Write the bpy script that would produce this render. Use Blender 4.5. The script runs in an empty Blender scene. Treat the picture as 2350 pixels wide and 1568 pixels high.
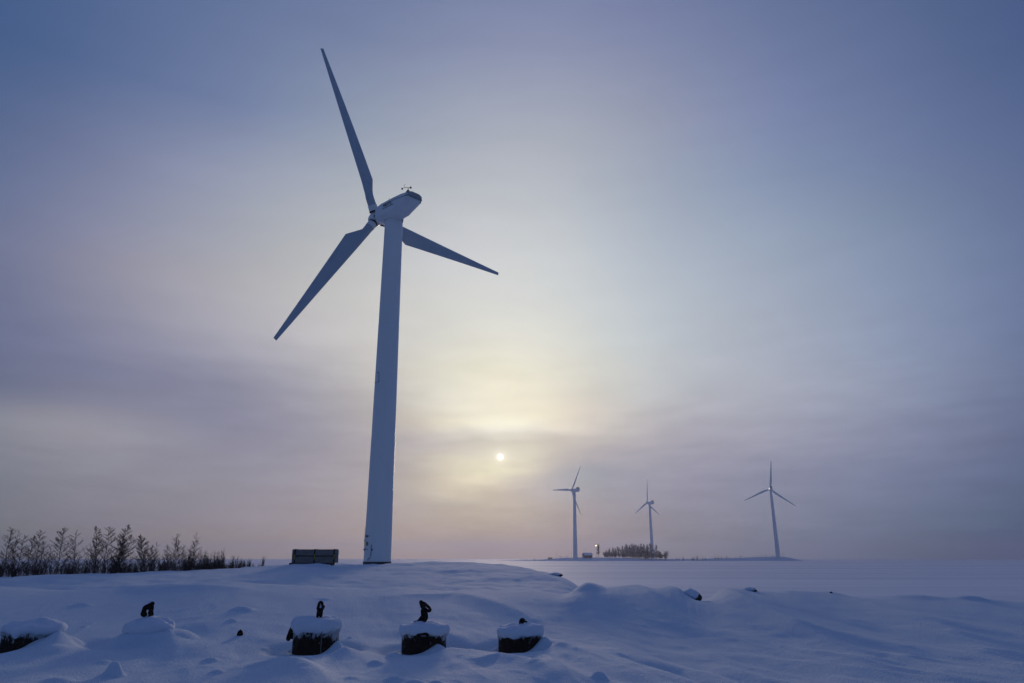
import bpy, math, random
import numpy as np
from mathutils import Vector, Matrix

sc = bpy.context.scene
C = sc.collection
R = math.radians

# ------------------------------------------------------------------ camera
CAMZ = 1.8
F = 1700.0            # focal length in the units of a 2350 px wide frame
TH = math.atan((1282 - 784) / F)
cam_d = bpy.data.cameras.new("camera")
cam_d.sensor_width = 36.0
cam_d.lens = F / 2350 * 36
cam_d.clip_start = 0.1
cam_d.clip_end = 20000
cam = bpy.data.objects.new("camera", cam_d)
cam.location = (0, 0, CAMZ)
cam.rotation_euler = (math.pi / 2 + TH, 0, 0)
C.objects.link(cam)
sc.camera = cam


def ray(px, py):
    dx = (px - 1175) / F
    dz = -(py - 784) / F
    return Vector((dx, math.cos(TH) - dz * math.sin(TH), math.sin(TH) + dz * math.cos(TH)))


def at(px, py, Y):
    r = ray(px, py)
    r = r * (Y / r.y)
    return Vector((r.x, r.y, r.z + CAMZ))


def at_z(px, py, z):
    r = ray(px, py)
    r = r * ((z - CAMZ) / r.z)
    return Vector((r.x, r.y, z))


# ------------------------------------------------------------------ light, sky, exposure
SUN_DIR = ray(1148, 1049).normalized()
SUN_EL = math.asin(SUN_DIR.z)
SUN_AZ = math.atan2(SUN_DIR.x, SUN_DIR.y)
sc.view_settings.view_transform = 'Standard'
sc.view_settings.look = 'None'
sc.view_settings.exposure = 0.0
sc.view_settings.gamma = 1.0
sc.render.engine = 'CYCLES'
sc.cycles.use_denoising = True
sc.cycles.max_bounces = 6
sc.cycles.diffuse_bounces = 3
sc.cycles.volume_bounces = 0
sc.cycles.transparent_max_bounces = 4
sc.render.film_transparent = False

HAZE_DENS = 0.00025
HAZE_TOP = 112.0

sun_d = bpy.data.lights.new("sun", 'SUN')
sun_d.energy = 1.15
sun_d.angle = R(6)
sun_d.color = (1.0, 0.80, 0.62)
sun = bpy.data.objects.new("sun", sun_d)
sun.rotation_euler = (-SUN_DIR).to_track_quat('-Z', 'Y').to_euler()
sun.location = (0, 0, 60)
C.objects.link(sun)


def lin(h):
    h = h.lstrip('#')
    o = []
    for i in (0, 2, 4):
        v = int(h[i:i + 2], 16) / 255
        o.append(v / 12.92 if v < 0.04045 else ((v + 0.055) / 1.055) ** 2.4)
    return o


# sky radiance seen in chosen directions
SKY = [
 (0,0,'#405A8C'),(300,0,'#586C9A'),(600,0,'#6877A2'),(900,0,'#727FA8'),(1175,0,'#7A84AB'),(1500,0,'#717DA5'),(1800,0,'#657399'),(2100,0,'#55668A'),(2350,0,'#445883'),
 (0,240,'#4F6590'),(300,240,'#64749F'),(600,240,'#7683AD'),(900,240,'#8D97B7'),(1175,235,'#A1A7B8'),(1470,235,'#979BAF'),(1775,235,'#7984AA'),(2075,235,'#67759A'),(2350,235,'#54658D'),
 (0,400,'#63709A'),(300,400,'#8389AD'),(900,400,'#AAB0C0'),(1175,388,'#B5B9C2'),(1475,400,'#9EA7B8'),(1775,400,'#8593B0'),(2075,400,'#707DA2'),(2350,400,'#5E6D92'),
 (0,600,'#70769A'),(300,600,'#9794AB'),(600,600,'#B0B0B9'),(850,600,'#C0C1C8'),(1000,600,'#CACBD0'),(1175,600,'#D0D2D3'),(1475,600,'#B5BDC9'),(1775,600,'#9CA7BA'),(2075,600,'#8391AE'),(2350,600,'#69769A'),
 (0,780,'#6C7192'),(300,780,'#8D8DA5'),(600,780,'#B2B0B9'),(800,760,'#C8C5C5'),(1000,780,'#D3D2CB'),(1175,770,'#E1DFD6'),(1475,780,'#C0C7CD'),(1700,757,'#ABB1BE'),(2075,780,'#8A97B3'),(2350,780,'#6C7799'),
 (0,880,'#696E88'),(300,870,'#7B7D97'),(450,880,'#808098'),(600,880,'#9292A5'),(800,880,'#B2AEB2'),(1000,880,'#DAD6C8'),(1150,890,'#EEE7CF'),(1300,900,'#DAD4C7'),(1475,900,'#C1C3C6'),(1775,900,'#A8AAB9'),(2075,900,'#8B94AD'),(2350,900,'#687394'),
 (30,975,'#908F9B'),(150,980,'#9C99A2'),(330,990,'#8F8E9E'),(450,960,'#83839B'),(600,990,'#89889E'),(750,1000,'#9B98A6'),(1000,960,'#D2CABB'),(1100,975,'#F0EAD6'),(1230,960,'#EEE6CF'),(1350,990,'#C8C1BC'),
 (1084,940,'#E9E3D5'),(1131,940,'#EAE2D0'),(1180,940,'#EEE6D0'),(1228,940,'#EBE3D0'),(1275,940,'#E6DCCB'),(1084,985,'#F0EBDD'),(1131,985,'#F3F0E2'),(1180,982,'#F5F2E4'),(1228,978,'#F0E9D8'),(1275,972,'#E6DCCE'),
 (1084,1012,'#C9C3BC'),(1131,1010,'#CBC5BC'),(1180,1010,'#D0CBBE'),(1228,1008,'#D0C9BF'),(1275,1008,'#C6BDB7'),(1084,1030,'#C7C0B9'),(1131,1028,'#CFC8BD'),(1180,1030,'#D0CABC'),(1228,1030,'#D6CFC0'),(1275,1030,'#C2BAB5'),
 (1084,1048,'#DCD5C4'),(1105,1052,'#D6CFBF'),(1190,1050,'#DCD6C4'),(1228,1048,'#D2CBBE'),(1275,1048,'#BDB5B2'),(1084,1084,'#DDD5C0'),(1131,1084,'#DCD5BF'),(1180,1084,'#DBD3C0'),(1228,1084,'#C2B8B4'),(1275,1084,'#ACA9B0'),
 (1084,1108,'#DDD3BE'),(1131,1108,'#C9C0B3'),(1180,1108,'#C2B9B5'),(1228,1108,'#B5ADB2'),(1275,1108,'#A5A3AF'),(1084,1126,'#C9C0B2'),(1131,1126,'#C2B8AE'),(1180,1126,'#BAB0AF'),(1228,1126,'#B0A8AF'),(1275,1126,'#A6A3AE'),
 (1000,1015,'#B8B1B2'),(1340,1020,'#B8B1B2'),(1475,1000,'#AFAAB2'),(1775,1000,'#9B9BAE'),(2075,1000,'#8086A2'),(2350,1000,'#626B8B'),
 (0,1090,'#7A7C8C'),(300,1090,'#8A8899'),(600,1090,'#908D9F'),(780,1090,'#9E99A5'),(1000,1090,'#BFB6AE'),(1475,1090,'#9795A8'),(1775,1090,'#888AA3'),(2075,1090,'#747C9B'),(2350,1090,'#5C688A'),
 (0,1180,'#767989'),(300,1180,'#827F94'),(600,1180,'#908B9D'),(1000,1180,'#A79EA3'),(1150,1180,'#ACA3A4'),(1300,1180,'#9D96A2'),(1475,1180,'#8E8CA0'),(1775,1180,'#7E829C'),(2075,1180,'#6C7696'),(2350,1180,'#576584'),
 (0,1262,'#6B6F82'),(300,1262,'#7F7C8D'),(600,1262,'#8D8898'),(1000,1262,'#9C93A0'),(1200,1262,'#9C93A1'),(1475,1262,'#86859B'),(1775,1262,'#747A97'),(2075,1262,'#657194'),(2350,1262,'#52618A'),
 (155,757,'#767A91'),(606,400,'#9CA2B5'),(455,500,'#989DB0'),(699,303,'#909CAF'),(1000,153,'#8B93AE'),(98,284,'#5F6C91'),(2006,500,'#808FA9'),(1094,1252,'#96909B'),(2166,1252,'#5A6782'),(380,1131,'#868592'),
]
NEUTRAL = ((155, 757), (606, 400), (455, 500), (699, 303), (1000, 153), (98, 284), (2006, 500), (1094, 1252), (2166, 1252), (380, 1131), (1175, 388), (1700, 757))
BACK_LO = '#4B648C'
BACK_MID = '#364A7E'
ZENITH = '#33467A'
pts, cols = [], []
for px, py, h in SKY:
    d = ray(px, py).normalized()
    pts.append((math.degrees(math.atan2(d.x, d.y)), math.degrees(math.asin(d.z))))
    c_ = lin(h)
    if (px, py) not in NEUTRAL: c_[2] *= .92 if py <= 600 and px < 1000 else 1.0
    cols.append(c_)
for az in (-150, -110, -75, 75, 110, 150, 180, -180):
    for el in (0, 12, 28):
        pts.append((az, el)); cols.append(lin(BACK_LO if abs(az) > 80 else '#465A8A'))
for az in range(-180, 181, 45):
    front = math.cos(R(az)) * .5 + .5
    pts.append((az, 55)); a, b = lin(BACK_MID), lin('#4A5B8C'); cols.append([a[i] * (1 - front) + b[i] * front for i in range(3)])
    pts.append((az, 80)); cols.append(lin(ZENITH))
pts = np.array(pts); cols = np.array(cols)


def _kern(a, b):
    az1, el1 = a[:, 0][:, None], a[:, 1][:, None]; az2, el2 = b[:, 0][None], b[:, 1][None]
    v1 = np.stack([np.cos(np.radians(a[:, 1])) * np.sin(np.radians(a[:, 0])), np.cos(np.radians(a[:, 1])) * np.cos(np.radians(a[:, 0])), np.sin(np.radians(a[:, 1]))], 1)
    v2 = np.stack([np.cos(np.radians(b[:, 1])) * np.sin(np.radians(b[:, 0])), np.cos(np.radians(b[:, 1])) * np.cos(np.radians(b[:, 0])), np.sin(np.radians(b[:, 1]))], 1)
    d2 = (np.degrees(1) ** 2) * ((v1[:, None, :] - v2[None]) ** 2).sum(-1)
    e2 = (el1 - el2) ** 2
    return .5 * np.exp(-d2 / (2 * 34. ** 2)) + .33 * np.exp(-d2 / (2 * 14. ** 2)) + .12 * np.exp(-(d2 + 2.5 * e2) / (2 * 7. ** 2)) + .05 * np.exp(-(d2 + 8 * e2) / (2 * 2.6 ** 2))


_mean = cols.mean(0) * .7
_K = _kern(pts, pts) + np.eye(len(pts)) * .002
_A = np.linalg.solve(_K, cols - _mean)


def sky_at(az, el):
    # smooth scattered interpolation over directions
    return np.maximum(_mean + (_kern(np.array([[az, el]]), pts) @ _A)[0], .02)


HAZE_ALB = np.array([.36, .41, .65]); HAZE_G = .6


def haze_t(el):
    L = min(6000, (HAZE_TOP - CAMZ) / max(math.sin(R(max(el, 0.05))), 1e-4))
    return math.exp(-HAZE_DENS * L)


def world_col(az, el):
    c = sky_at(az, el)
    t = max(haze_t(el), 0.25)
    d = Vector((math.sin(R(az)) * math.cos(R(el)), math.cos(R(az)) * math.cos(R(el)), math.sin(R(el))))
    ct = max(-1, min(1, d.dot(SUN_DIR)))
    ph = (1 - HAZE_G ** 2) / (4 * math.pi * (1 + HAZE_G ** 2 - 2 * HAZE_G * ct) ** 1.5)
    hz = HAZE_ALB * (np.array([1.0, .8, .62]) * ph * .85 + np.array([.10, .13, .22]) + np.array([.17, .15, .14]) * math.exp(-(az / 30.0) ** 2))
    c = (c - hz * (1 - t)) / t
    return np.maximum(c, 0.02)


world = bpy.data.worlds.new("World")
sc.world = world
world.use_nodes = True
wn = world.node_tree.nodes; wl = world.node_tree.links
wn.clear()


def N(nodes, typ, **kw):
    n = nodes.new(typ)
    for k, v in kw.items():
        setattr(n, k, v)
    return n


def mth(nodes, links, op, a, b=None, c=None, clamp=False):
    n = nodes.new('ShaderNodeMath'); n.operation = op; n.use_clamp = clamp
    for i, v in enumerate((a, b, c)):
        if v is None: continue
        if isinstance(v, (int, float)): n.inputs[i].default_value = v
        else: links.new(v, n.inputs[i])
    return n.outputs[0]


tc = N(wn, 'ShaderNodeTexCoord')
sx = N(wn, 'ShaderNodeSeparateXYZ'); wl.new(tc.outputs['Generated'], sx.inputs[0])
az = mth(wn, wl, 'ARCTAN2', sx.outputs[0], sx.outputs[1])
azn = mth(wn, wl, 'MULTIPLY_ADD', az, 1 / (2 * math.pi), 0.5)
eld = mth(wn, wl, 'MULTIPLY', mth(wn, wl, 'ARCSINE', sx.outputs[2]), 180 / math.pi)
# soft cloud bank: warp the directions a little with stretched noise
cmb = N(wn, 'ShaderNodeCombineXYZ')
wl.new(mth(wn, wl, 'MULTIPLY', az, 3.0), cmb.inputs[0]); wl.new(mth(wn, wl, 'MULTIPLY', eld, 0.28), cmb.inputs[1])
n1 = N(wn, 'ShaderNodeTexNoise'); n1.inputs['Scale'].default_value = 2.2; n1.inputs['Detail'].default_value = 6; n1.inputs['Roughness'].default_value = .55
wl.new(cmb.outputs[0], n1.inputs['Vector'])
cmb2 = N(wn, 'ShaderNodeCombineXYZ')
wl.new(mth(wn, wl, 'MULTIPLY', az, 8.0), cmb2.inputs[0]); wl.new(mth(wn, wl, 'MULTIPLY', eld, .75), cmb2.inputs[1])
n2 = N(wn, 'ShaderNodeTexNoise'); n2.inputs['Scale'].default_value = 1.6; n2.inputs['Detail'].default_value = 5; n2.inputs['Roughness'].default_value = .55
wl.new(cmb2.outputs[0], n2.inputs['Vector'])
lowf = N(wn, 'ShaderNodeMapRange'); wl.new(eld, lowf.inputs[0]); lowf.inputs[1].default_value = 22; lowf.inputs[2].default_value = 8; lowf.inputs[3].default_value = 0; lowf.inputs[4].default_value = 1
warp = mth(wn, wl, 'MULTIPLY', mth(wn, wl, 'SUBTRACT', n1.outputs[0], 0.5), 1.6)
warp = mth(wn, wl, 'ADD', warp, mth(wn, wl, 'MULTIPLY', mth(wn, wl, 'SUBTRACT', n2.outputs[0], 0.5), .9))
warp = mth(wn, wl, 'MULTIPLY', warp, lowf.outputs[0])
elw = mth(wn, wl, 'ADD', eld, warp)
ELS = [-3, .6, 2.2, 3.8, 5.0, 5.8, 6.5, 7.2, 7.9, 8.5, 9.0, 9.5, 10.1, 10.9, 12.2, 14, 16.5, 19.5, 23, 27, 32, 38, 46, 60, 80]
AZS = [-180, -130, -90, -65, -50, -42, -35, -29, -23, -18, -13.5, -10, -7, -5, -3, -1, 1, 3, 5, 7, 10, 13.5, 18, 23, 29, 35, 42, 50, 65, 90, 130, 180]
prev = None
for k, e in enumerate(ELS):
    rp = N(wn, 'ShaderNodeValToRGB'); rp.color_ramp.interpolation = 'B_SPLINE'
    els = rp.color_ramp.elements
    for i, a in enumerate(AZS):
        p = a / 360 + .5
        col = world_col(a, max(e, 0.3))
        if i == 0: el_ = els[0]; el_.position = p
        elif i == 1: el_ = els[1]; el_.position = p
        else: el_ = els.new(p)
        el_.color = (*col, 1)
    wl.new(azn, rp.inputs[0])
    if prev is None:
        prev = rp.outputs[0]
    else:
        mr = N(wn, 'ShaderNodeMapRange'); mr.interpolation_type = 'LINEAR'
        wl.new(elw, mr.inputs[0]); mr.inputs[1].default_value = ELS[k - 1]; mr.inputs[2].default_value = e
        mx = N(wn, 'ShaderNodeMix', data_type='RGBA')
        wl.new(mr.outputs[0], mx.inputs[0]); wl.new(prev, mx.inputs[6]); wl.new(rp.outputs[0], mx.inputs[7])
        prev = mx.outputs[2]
# brightness of thin cloud streaks
br = mth(wn, wl, 'MULTIPLY_ADD', mth(wn, wl, 'MULTIPLY', mth(wn, wl, 'SUBTRACT', n2.outputs[0], 0.5), lowf.outputs[0]), 0.26, 1.0)
br2 = mth(wn, wl, 'MULTIPLY_ADD', mth(wn, wl, 'SUBTRACT', n1.outputs[0], 0.5), 0.10, 1.0)
br = mth(wn, wl, 'MULTIPLY', br, mth(wn, wl, 'MULTIPLY', br2, 1.04))
vm = N(wn, 'ShaderNodeVectorMath', operation='SCALE'); wl.new(prev, vm.inputs[0]); wl.new(br, vm.inputs['Scale'])
# the clear evening sky behind the veil of cloud
nish = N(wn, 'ShaderNodeTexSky'); nish.sky_type = 'NISHITA'; nish.sun_disc = False
nish.sun_elevation = SUN_EL; nish.sun_rotation = SUN_AZ; nish.altitude = 0; nish.air_density = 1.0; nish.dust_density = 1.0; nish.ozone_density = 3.0
vn = N(wn, 'ShaderNodeVectorMath', operation='SCALE'); wl.new(nish.outputs[0], vn.inputs[0]); vn.inputs['Scale'].default_value = 0.05
veil = N(wn, 'ShaderNodeMix', data_type='RGBA'); veil.inputs[0].default_value = 0.94
wl.new(vn.outputs[0], veil.inputs[6]); wl.new(vm.outputs[0], veil.inputs[7])
# the sun's own disc and its aureole behind the cloud
dt = N(wn, 'ShaderNodeVectorMath', operation='DOT_PRODUCT'); wl.new(tc.outputs['Generated'], dt.inputs[0]); dt.inputs[1].default_value = SUN_DIR
ang = mth(wn, wl, 'MULTIPLY', mth(wn, wl, 'ARCCOSINE', mth(wn, wl, 'MINIMUM', dt.outputs['Value'], 0.9999999)), 180 / math.pi)
disc = N(wn, 'ShaderNodeMapRange'); disc.interpolation_type = 'SMOOTHSTEP'; wl.new(ang, disc.inputs[0]); disc.inputs[1].default_value = .30; disc.inputs[2].default_value = .08; disc.inputs[3].default_value = 0; disc.inputs[4].default_value = 1.6
glow = mth(wn, wl, 'MULTIPLY', mth(wn, wl, 'POWER', 2.718, mth(wn, wl, 'MULTIPLY', ang, -1 / .30)), 0.5)
glow2 = mth(wn, wl, 'MULTIPLY', mth(wn, wl, 'POWER', 2.718, mth(wn, wl, 'MULTIPLY', ang, -1 / 1.6)), 0.06)
gs = mth(wn, wl, 'ADD', mth(wn, wl, 'ADD', disc.outputs[0], glow), glow2)
gcol = N(wn, 'ShaderNodeVectorMath', operation='SCALE'); gcol.inputs[0].default_value = (1.0, .95, .82); wl.new(gs, gcol.inputs['Scale'])
addv = N(wn, 'ShaderNodeVectorMath', operation='ADD'); wl.new(veil.outputs[2], addv.inputs[0]); wl.new(gcol.outputs[0], addv.inputs[1])
bg = N(wn, 'ShaderNodeBackground'); wl.new(addv.outputs[0], bg.inputs[0]); bg.inputs[1].default_value = 1.0
wo = N(wn, 'ShaderNodeOutputWorld'); wl.new(bg.outputs[0], wo.inputs[0])
world.cycles.sampling_method = 'MANUAL'
world.cycles.sample_map_resolution = 1024


# ------------------------------------------------------------------ materials
def mat(name, base, rough=.7, metal=0.0, spec=.3):
    m = bpy.data.materials.new(name); m.use_nodes = True
    b = m.node_tree.nodes['Principled BSDF']
    b.inputs['Base Color'].default_value = (*base, 1)
    b.inputs['Roughness'].default_value = rough
    b.inputs['Metallic'].default_value = metal
    b.inputs['Specular IOR Level'].default_value = spec
    return m


def noisy(m, c1, c2, scale, detail=6, lo=.35, hi=.65, coord='Object', stretch=(1, 1, 1), bump=0, bscale=None, dist=.02, rough=.6):
    nt = m.node_tree; nodes, links = nt.nodes, nt.links
    b = nodes['Principled BSDF']
    t = nodes.new('ShaderNodeTexCoord'); mp = nodes.new('ShaderNodeMapping'); mp.inputs['Scale'].default_value = stretch
    links.new(t.outputs[coord], mp.inputs[0])
    n = nodes.new('ShaderNodeTexNoise'); n.inputs['Scale'].default_value = scale; n.inputs['Detail'].default_value = detail; n.inputs['Roughness'].default_value = rough
    links.new(mp.outputs[0], n.inputs['Vector'])
    r = nodes.new('ShaderNodeValToRGB'); r.color_ramp.elements[0].position = lo; r.color_ramp.elements[1].position = hi
    r.color_ramp.elements[0].color = (*c1, 1); r.color_ramp.elements[1].color = (*c2, 1)
    links.new(n.outputs[0], r.inputs[0]); links.new(r.outputs[0], b.inputs['Base Color'])
    if bump:
        n2 = nodes.new('ShaderNodeTexNoise'); n2.inputs['Scale'].default_value = bscale or scale; n2.inputs['Detail'].default_value = 6
        links.new(mp.outputs[0], n2.inputs['Vector'])
        bp = nodes.new('ShaderNodeBump'); bp.inputs['Strength'].default_value = bump; bp.inputs['Distance'].default_value = dist
        links.new(n2.outputs[0], bp.inputs['Height']); links.new(bp.outputs[0], b.inputs['Normal'])
    return m


M = {}
M['snow'] = noisy(mat('snow', (.6, .66, .76), .9, spec=.15), (.57, .67, .77), (.62, .72, .80), 1.3, lo=.3, hi=.7, bump=1.0, bscale=20, dist=.03)
M['cap_snow'] = noisy(mat('cap_snow', (.80, .82, .85), .85, spec=.25), (.62, .68, .78), (.68, .73, .81), 6, bump=.5, bscale=28, dist=.012)
M['white_paint'] = noisy(mat('white_paint', (.6, .62, .64), .45, spec=.4), (.66, .70, .72), (.74, .77, .78), .35, stretch=(1, 1, .15), lo=.3, hi=.75)
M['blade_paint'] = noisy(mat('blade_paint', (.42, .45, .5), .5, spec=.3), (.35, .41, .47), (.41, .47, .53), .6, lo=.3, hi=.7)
M['far_paint'] = noisy(mat('far_paint', (.5, .52, .55), .5, spec=.3), (.62, .66, .68), (.70, .74, .76), .12)
M['dark_seam'] = mat('dark_seam', (.015, .017, .02), .6)
M['dark_metal'] = noisy(mat('dark_metal', (.03, .03, .035), .5, metal=.3), (.02, .02, .024), (.06, .06, .065), 3)
M['grille'] = noisy(mat('grille', (.16, .17, .19), .7), (.24, .26, .28), (.36, .38, .40), 14, detail=2)
M['lettering'] = mat('lettering', (.006, .008, .018), .6)
M['grey_lettering'] = mat('grey_lettering', (.07, .09, .13), .6)
M['red_lamp'] = mat('red_lamp', (.5, .05, .03), .4)
M['bark'] = noisy(mat('bark', (.05, .04, .035), .9, spec=.1), (.03, .024, .022), (.075, .062, .055), 5)
M['twig'] = noisy(mat('twig', (.045, .032, .028), .9, spec=.1), (.03, .022, .02), (.06, .043, .036), 3)
M['far_twig'] = noisy(mat('far_twig', (.05, .035, .032), .95, spec=.1), (.012, .011, .014), (.022, .019, .021), .4)
M['pale_stalk'] = noisy(mat('pale_stalk', (.2, .16, .14), .95, spec=.1), (.15, .12, .11), (.24, .2, .18), .6)
M['panel'] = noisy(mat('panel', (.15, .14, .13), .8, spec=.1), (.13, .125, .12), (.20, .19, .18), 1.6, stretch=(1, 1, 2), bump=.2, bscale=20, dist=.01)
M['strap_black'] = mat('strap_black', (.008, .008, .009), .7)
M['strap_yellow'] = mat('strap_yellow', (.34, .30, .03), .7)
M['old_wood'] = noisy(mat('old_wood', (.05, .04, .03), .9, spec=.1), (.02, .018, .016), (.07, .055, .045), 6, stretch=(.3, 3, 3))
M['rust_chain'] = noisy(mat('rust_chain', (.014, .010, .009), .85, spec=.15), (.006, .005, .005), (.028, .018, .013), 22, bump=.8, bscale=45, dist=.01)
M['hut_wall'] = noisy(mat('hut_wall', (.07, .035, .03), .9), (.05, .028, .025), (.09, .05, .04), 1.5, stretch=(6, 6, .5))
M['rock'] = noisy(mat('rock', (.05, .048, .048), .9, spec=.15), (.012, .012, .013), (.07, .066, .066), 7, bump=.8, bscale=12, dist=.03)
M['yellow_box'] = noisy(mat('yellow_box', (.22, .16, .03), .8), (.12, .09, .03), (.28, .2, .04), 2)

# rusty concrete side with rime frost sticking near its upper and right edges
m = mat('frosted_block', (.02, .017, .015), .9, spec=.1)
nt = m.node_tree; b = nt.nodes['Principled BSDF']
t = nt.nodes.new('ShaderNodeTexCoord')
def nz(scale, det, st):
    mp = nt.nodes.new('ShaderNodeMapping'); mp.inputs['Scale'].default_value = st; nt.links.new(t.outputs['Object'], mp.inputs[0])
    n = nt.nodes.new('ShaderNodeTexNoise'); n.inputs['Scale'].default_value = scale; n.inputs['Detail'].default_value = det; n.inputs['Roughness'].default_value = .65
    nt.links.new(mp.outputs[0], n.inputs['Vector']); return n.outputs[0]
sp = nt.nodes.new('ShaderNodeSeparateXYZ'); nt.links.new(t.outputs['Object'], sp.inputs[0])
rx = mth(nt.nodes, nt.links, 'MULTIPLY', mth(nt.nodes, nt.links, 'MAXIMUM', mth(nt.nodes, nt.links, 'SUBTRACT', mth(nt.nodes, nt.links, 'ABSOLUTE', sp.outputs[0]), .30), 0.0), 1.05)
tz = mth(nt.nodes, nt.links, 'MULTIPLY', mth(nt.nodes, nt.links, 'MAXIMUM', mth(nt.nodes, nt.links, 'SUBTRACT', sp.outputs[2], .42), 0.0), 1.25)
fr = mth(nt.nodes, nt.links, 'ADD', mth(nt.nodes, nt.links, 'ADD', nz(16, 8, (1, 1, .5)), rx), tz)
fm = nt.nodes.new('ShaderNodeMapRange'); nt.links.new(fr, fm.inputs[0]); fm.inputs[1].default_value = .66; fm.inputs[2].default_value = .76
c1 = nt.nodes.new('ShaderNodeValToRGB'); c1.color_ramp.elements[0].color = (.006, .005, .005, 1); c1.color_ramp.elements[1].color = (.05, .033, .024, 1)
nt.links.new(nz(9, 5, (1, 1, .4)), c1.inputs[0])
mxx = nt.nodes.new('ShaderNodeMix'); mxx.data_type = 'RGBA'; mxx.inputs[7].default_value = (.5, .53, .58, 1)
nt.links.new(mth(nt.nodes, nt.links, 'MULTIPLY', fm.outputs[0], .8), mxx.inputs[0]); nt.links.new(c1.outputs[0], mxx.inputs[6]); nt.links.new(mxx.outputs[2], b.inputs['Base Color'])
bp = nt.nodes.new('ShaderNodeBump'); bp.inputs['Strength'].default_value = .8; bp.inputs['Distance'].default_value = .02
nt.links.new(nz(20, 6, (1, 1, .6)), bp.inputs['Height']); nt.links.new(bp.outputs[0], b.inputs['Normal'])
M['frosted_block'] = m

# wind-packed snow on the sea ice: long low streaks
m = mat('ice_snow', (.74, .76, .80), .8, spec=.25)
nt = m.node_tree; b = nt.nodes['Principled BSDF']
t = nt.nodes.new('ShaderNodeTexCoord')
def nzi(scale, det, st, ro=.6):
    mp = nt.nodes.new('ShaderNodeMapping'); mp.inputs['Scale'].default_value = st; mp.inputs['Rotation'].default_value = (0, 0, R(4)); nt.links.new(t.outputs['Object'], mp.inputs[0])
    n = nt.nodes.new('ShaderNodeTexNoise'); n.inputs['Scale'].default_value = scale; n.inputs['Detail'].default_value = det; n.inputs['Roughness'].default_value = ro
    nt.links.new(mp.outputs[0], n.inputs['Vector']); return n.outputs[0]
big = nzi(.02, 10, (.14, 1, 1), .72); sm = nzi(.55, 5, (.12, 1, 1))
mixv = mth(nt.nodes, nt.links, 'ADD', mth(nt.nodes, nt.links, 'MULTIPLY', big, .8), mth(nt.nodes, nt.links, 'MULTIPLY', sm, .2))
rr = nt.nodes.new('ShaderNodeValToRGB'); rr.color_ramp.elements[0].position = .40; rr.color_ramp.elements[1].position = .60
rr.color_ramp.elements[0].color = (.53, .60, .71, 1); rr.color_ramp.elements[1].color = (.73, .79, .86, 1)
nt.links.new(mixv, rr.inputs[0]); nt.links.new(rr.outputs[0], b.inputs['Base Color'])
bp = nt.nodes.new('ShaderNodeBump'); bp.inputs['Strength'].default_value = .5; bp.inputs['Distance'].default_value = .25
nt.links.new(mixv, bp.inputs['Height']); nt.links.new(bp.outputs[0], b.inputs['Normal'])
M['ice_snow'] = m


# ------------------------------------------------------------------ mesh helpers
class MB:
    def __init__(s):
        s.v = []; s.f = []

    def add(s, vs, fs):
        o = len(s.v); s.v += [tuple(v) for v in vs]; s.f += [tuple(i + o for i in f) for f in fs]

    def box(s, c, size, rot=None):
        x, y, z = (a / 2 for a in size)
        vs = [Vector((i * x, j * y, k * z)) for i in (-1, 1) for j in (-1, 1) for k in (-1, 1)]
        if rot: vs = [rot @ v for v in vs]
        vs = [v + Vector(c) for v in vs]
        s.add(vs, [(0, 1, 3, 2), (4, 6, 7, 5), (0, 4, 5, 1), (2, 3, 7, 6), (0, 2, 6, 4), (1, 5, 7, 3)])

    def tube(s, ps, rs, n=8, cap=True):
        ps = [Vector(p) for p in ps]
        vs = []
        for i, p in enumerate(ps):
            d = (ps[min(i + 1, len(ps) - 1)] - ps[max(i - 1, 0)])
            if d.length < 1e-9: d = Vector((0, 0, 1))
            d.normalize()
            a = d.cross(Vector((0.13, 0.2, 1)) if abs(d.z) < .95 else Vector((1, .1, 0))).normalized(); bb = d.cross(a)
            r = rs[i] if hasattr(rs, '__len__') else rs
            for k in range(n):
                t_ = 2 * math.pi * k / n
                vs.append(p + (a * math.cos(t_) + bb * math.sin(t_)) * r)
        fs = []
        for i in range(len(ps) - 1):
            for k in range(n):
                fs.append((i * n + k, i * n + (k + 1) % n, (i + 1) * n + (k + 1) % n, (i + 1) * n + k))
        if cap:
            fs.append(tuple(range(n))[::-1]); fs.append(tuple(range((len(ps) - 1) * n, len(ps) * n)))
        s.add(vs, fs)

    def lathe(s, prof, n=32, center=(0, 0, 0), wob=None):
        vs = []; c = Vector(center)
        for j, (r, z) in enumerate(prof):
            for k in range(n):
                a = 2 * math.pi * k / n
                rr_, zz = (r, z) if wob is None else wob(r, z, a, j)
                vs.append(c + Vector((rr_ * math.cos(a), rr_ * math.sin(a), zz)))
        fs = []
        for j in range(len(prof) - 1):
            for k in range(n):
                fs.append((j * n + k, j * n + (k + 1) % n, (j + 1) * n + (k + 1) % n, (j + 1) * n + k))
        fs.append(tuple(range(n))[::-1]); fs.append(tuple(range((len(prof) - 1) * n, len(prof) * n)))
        s.add(vs, fs)

    def build(s, name, m, parent=None, smooth=True, world_mat=None, bevel=0, loc=None):
        me = bpy.data.meshes.new(name)
        me.from_pydata(s.v, [], s.f); me.update()
        if smooth:
            me.polygons.foreach_set('use_smooth', [True] * len(me.polygons))
        me.materials.append(m)
        o = bpy.data.objects.new(name, me); C.objects.link(o)
        if parent: o.parent = parent
        if world_mat is not None: o.matrix_local = world_mat
        if loc is not None: o.location = loc
        if bevel:
            bv = o.modifiers.new('bevel', 'BEVEL'); bv.width = bevel; bv.segments = 2; bv.limit_method = 'ANGLE'
        if smooth:
            try: me.set_sharp_from_angle(angle=R(42))
            except Exception: pass
        return o


def tag(o, label=None, cat=None, group=None, kind=None):
    if label: o['label'] = label
    if cat: o['category'] = cat
    if group: o['group'] = group
    if kind: o['kind'] = kind
    return o


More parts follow.
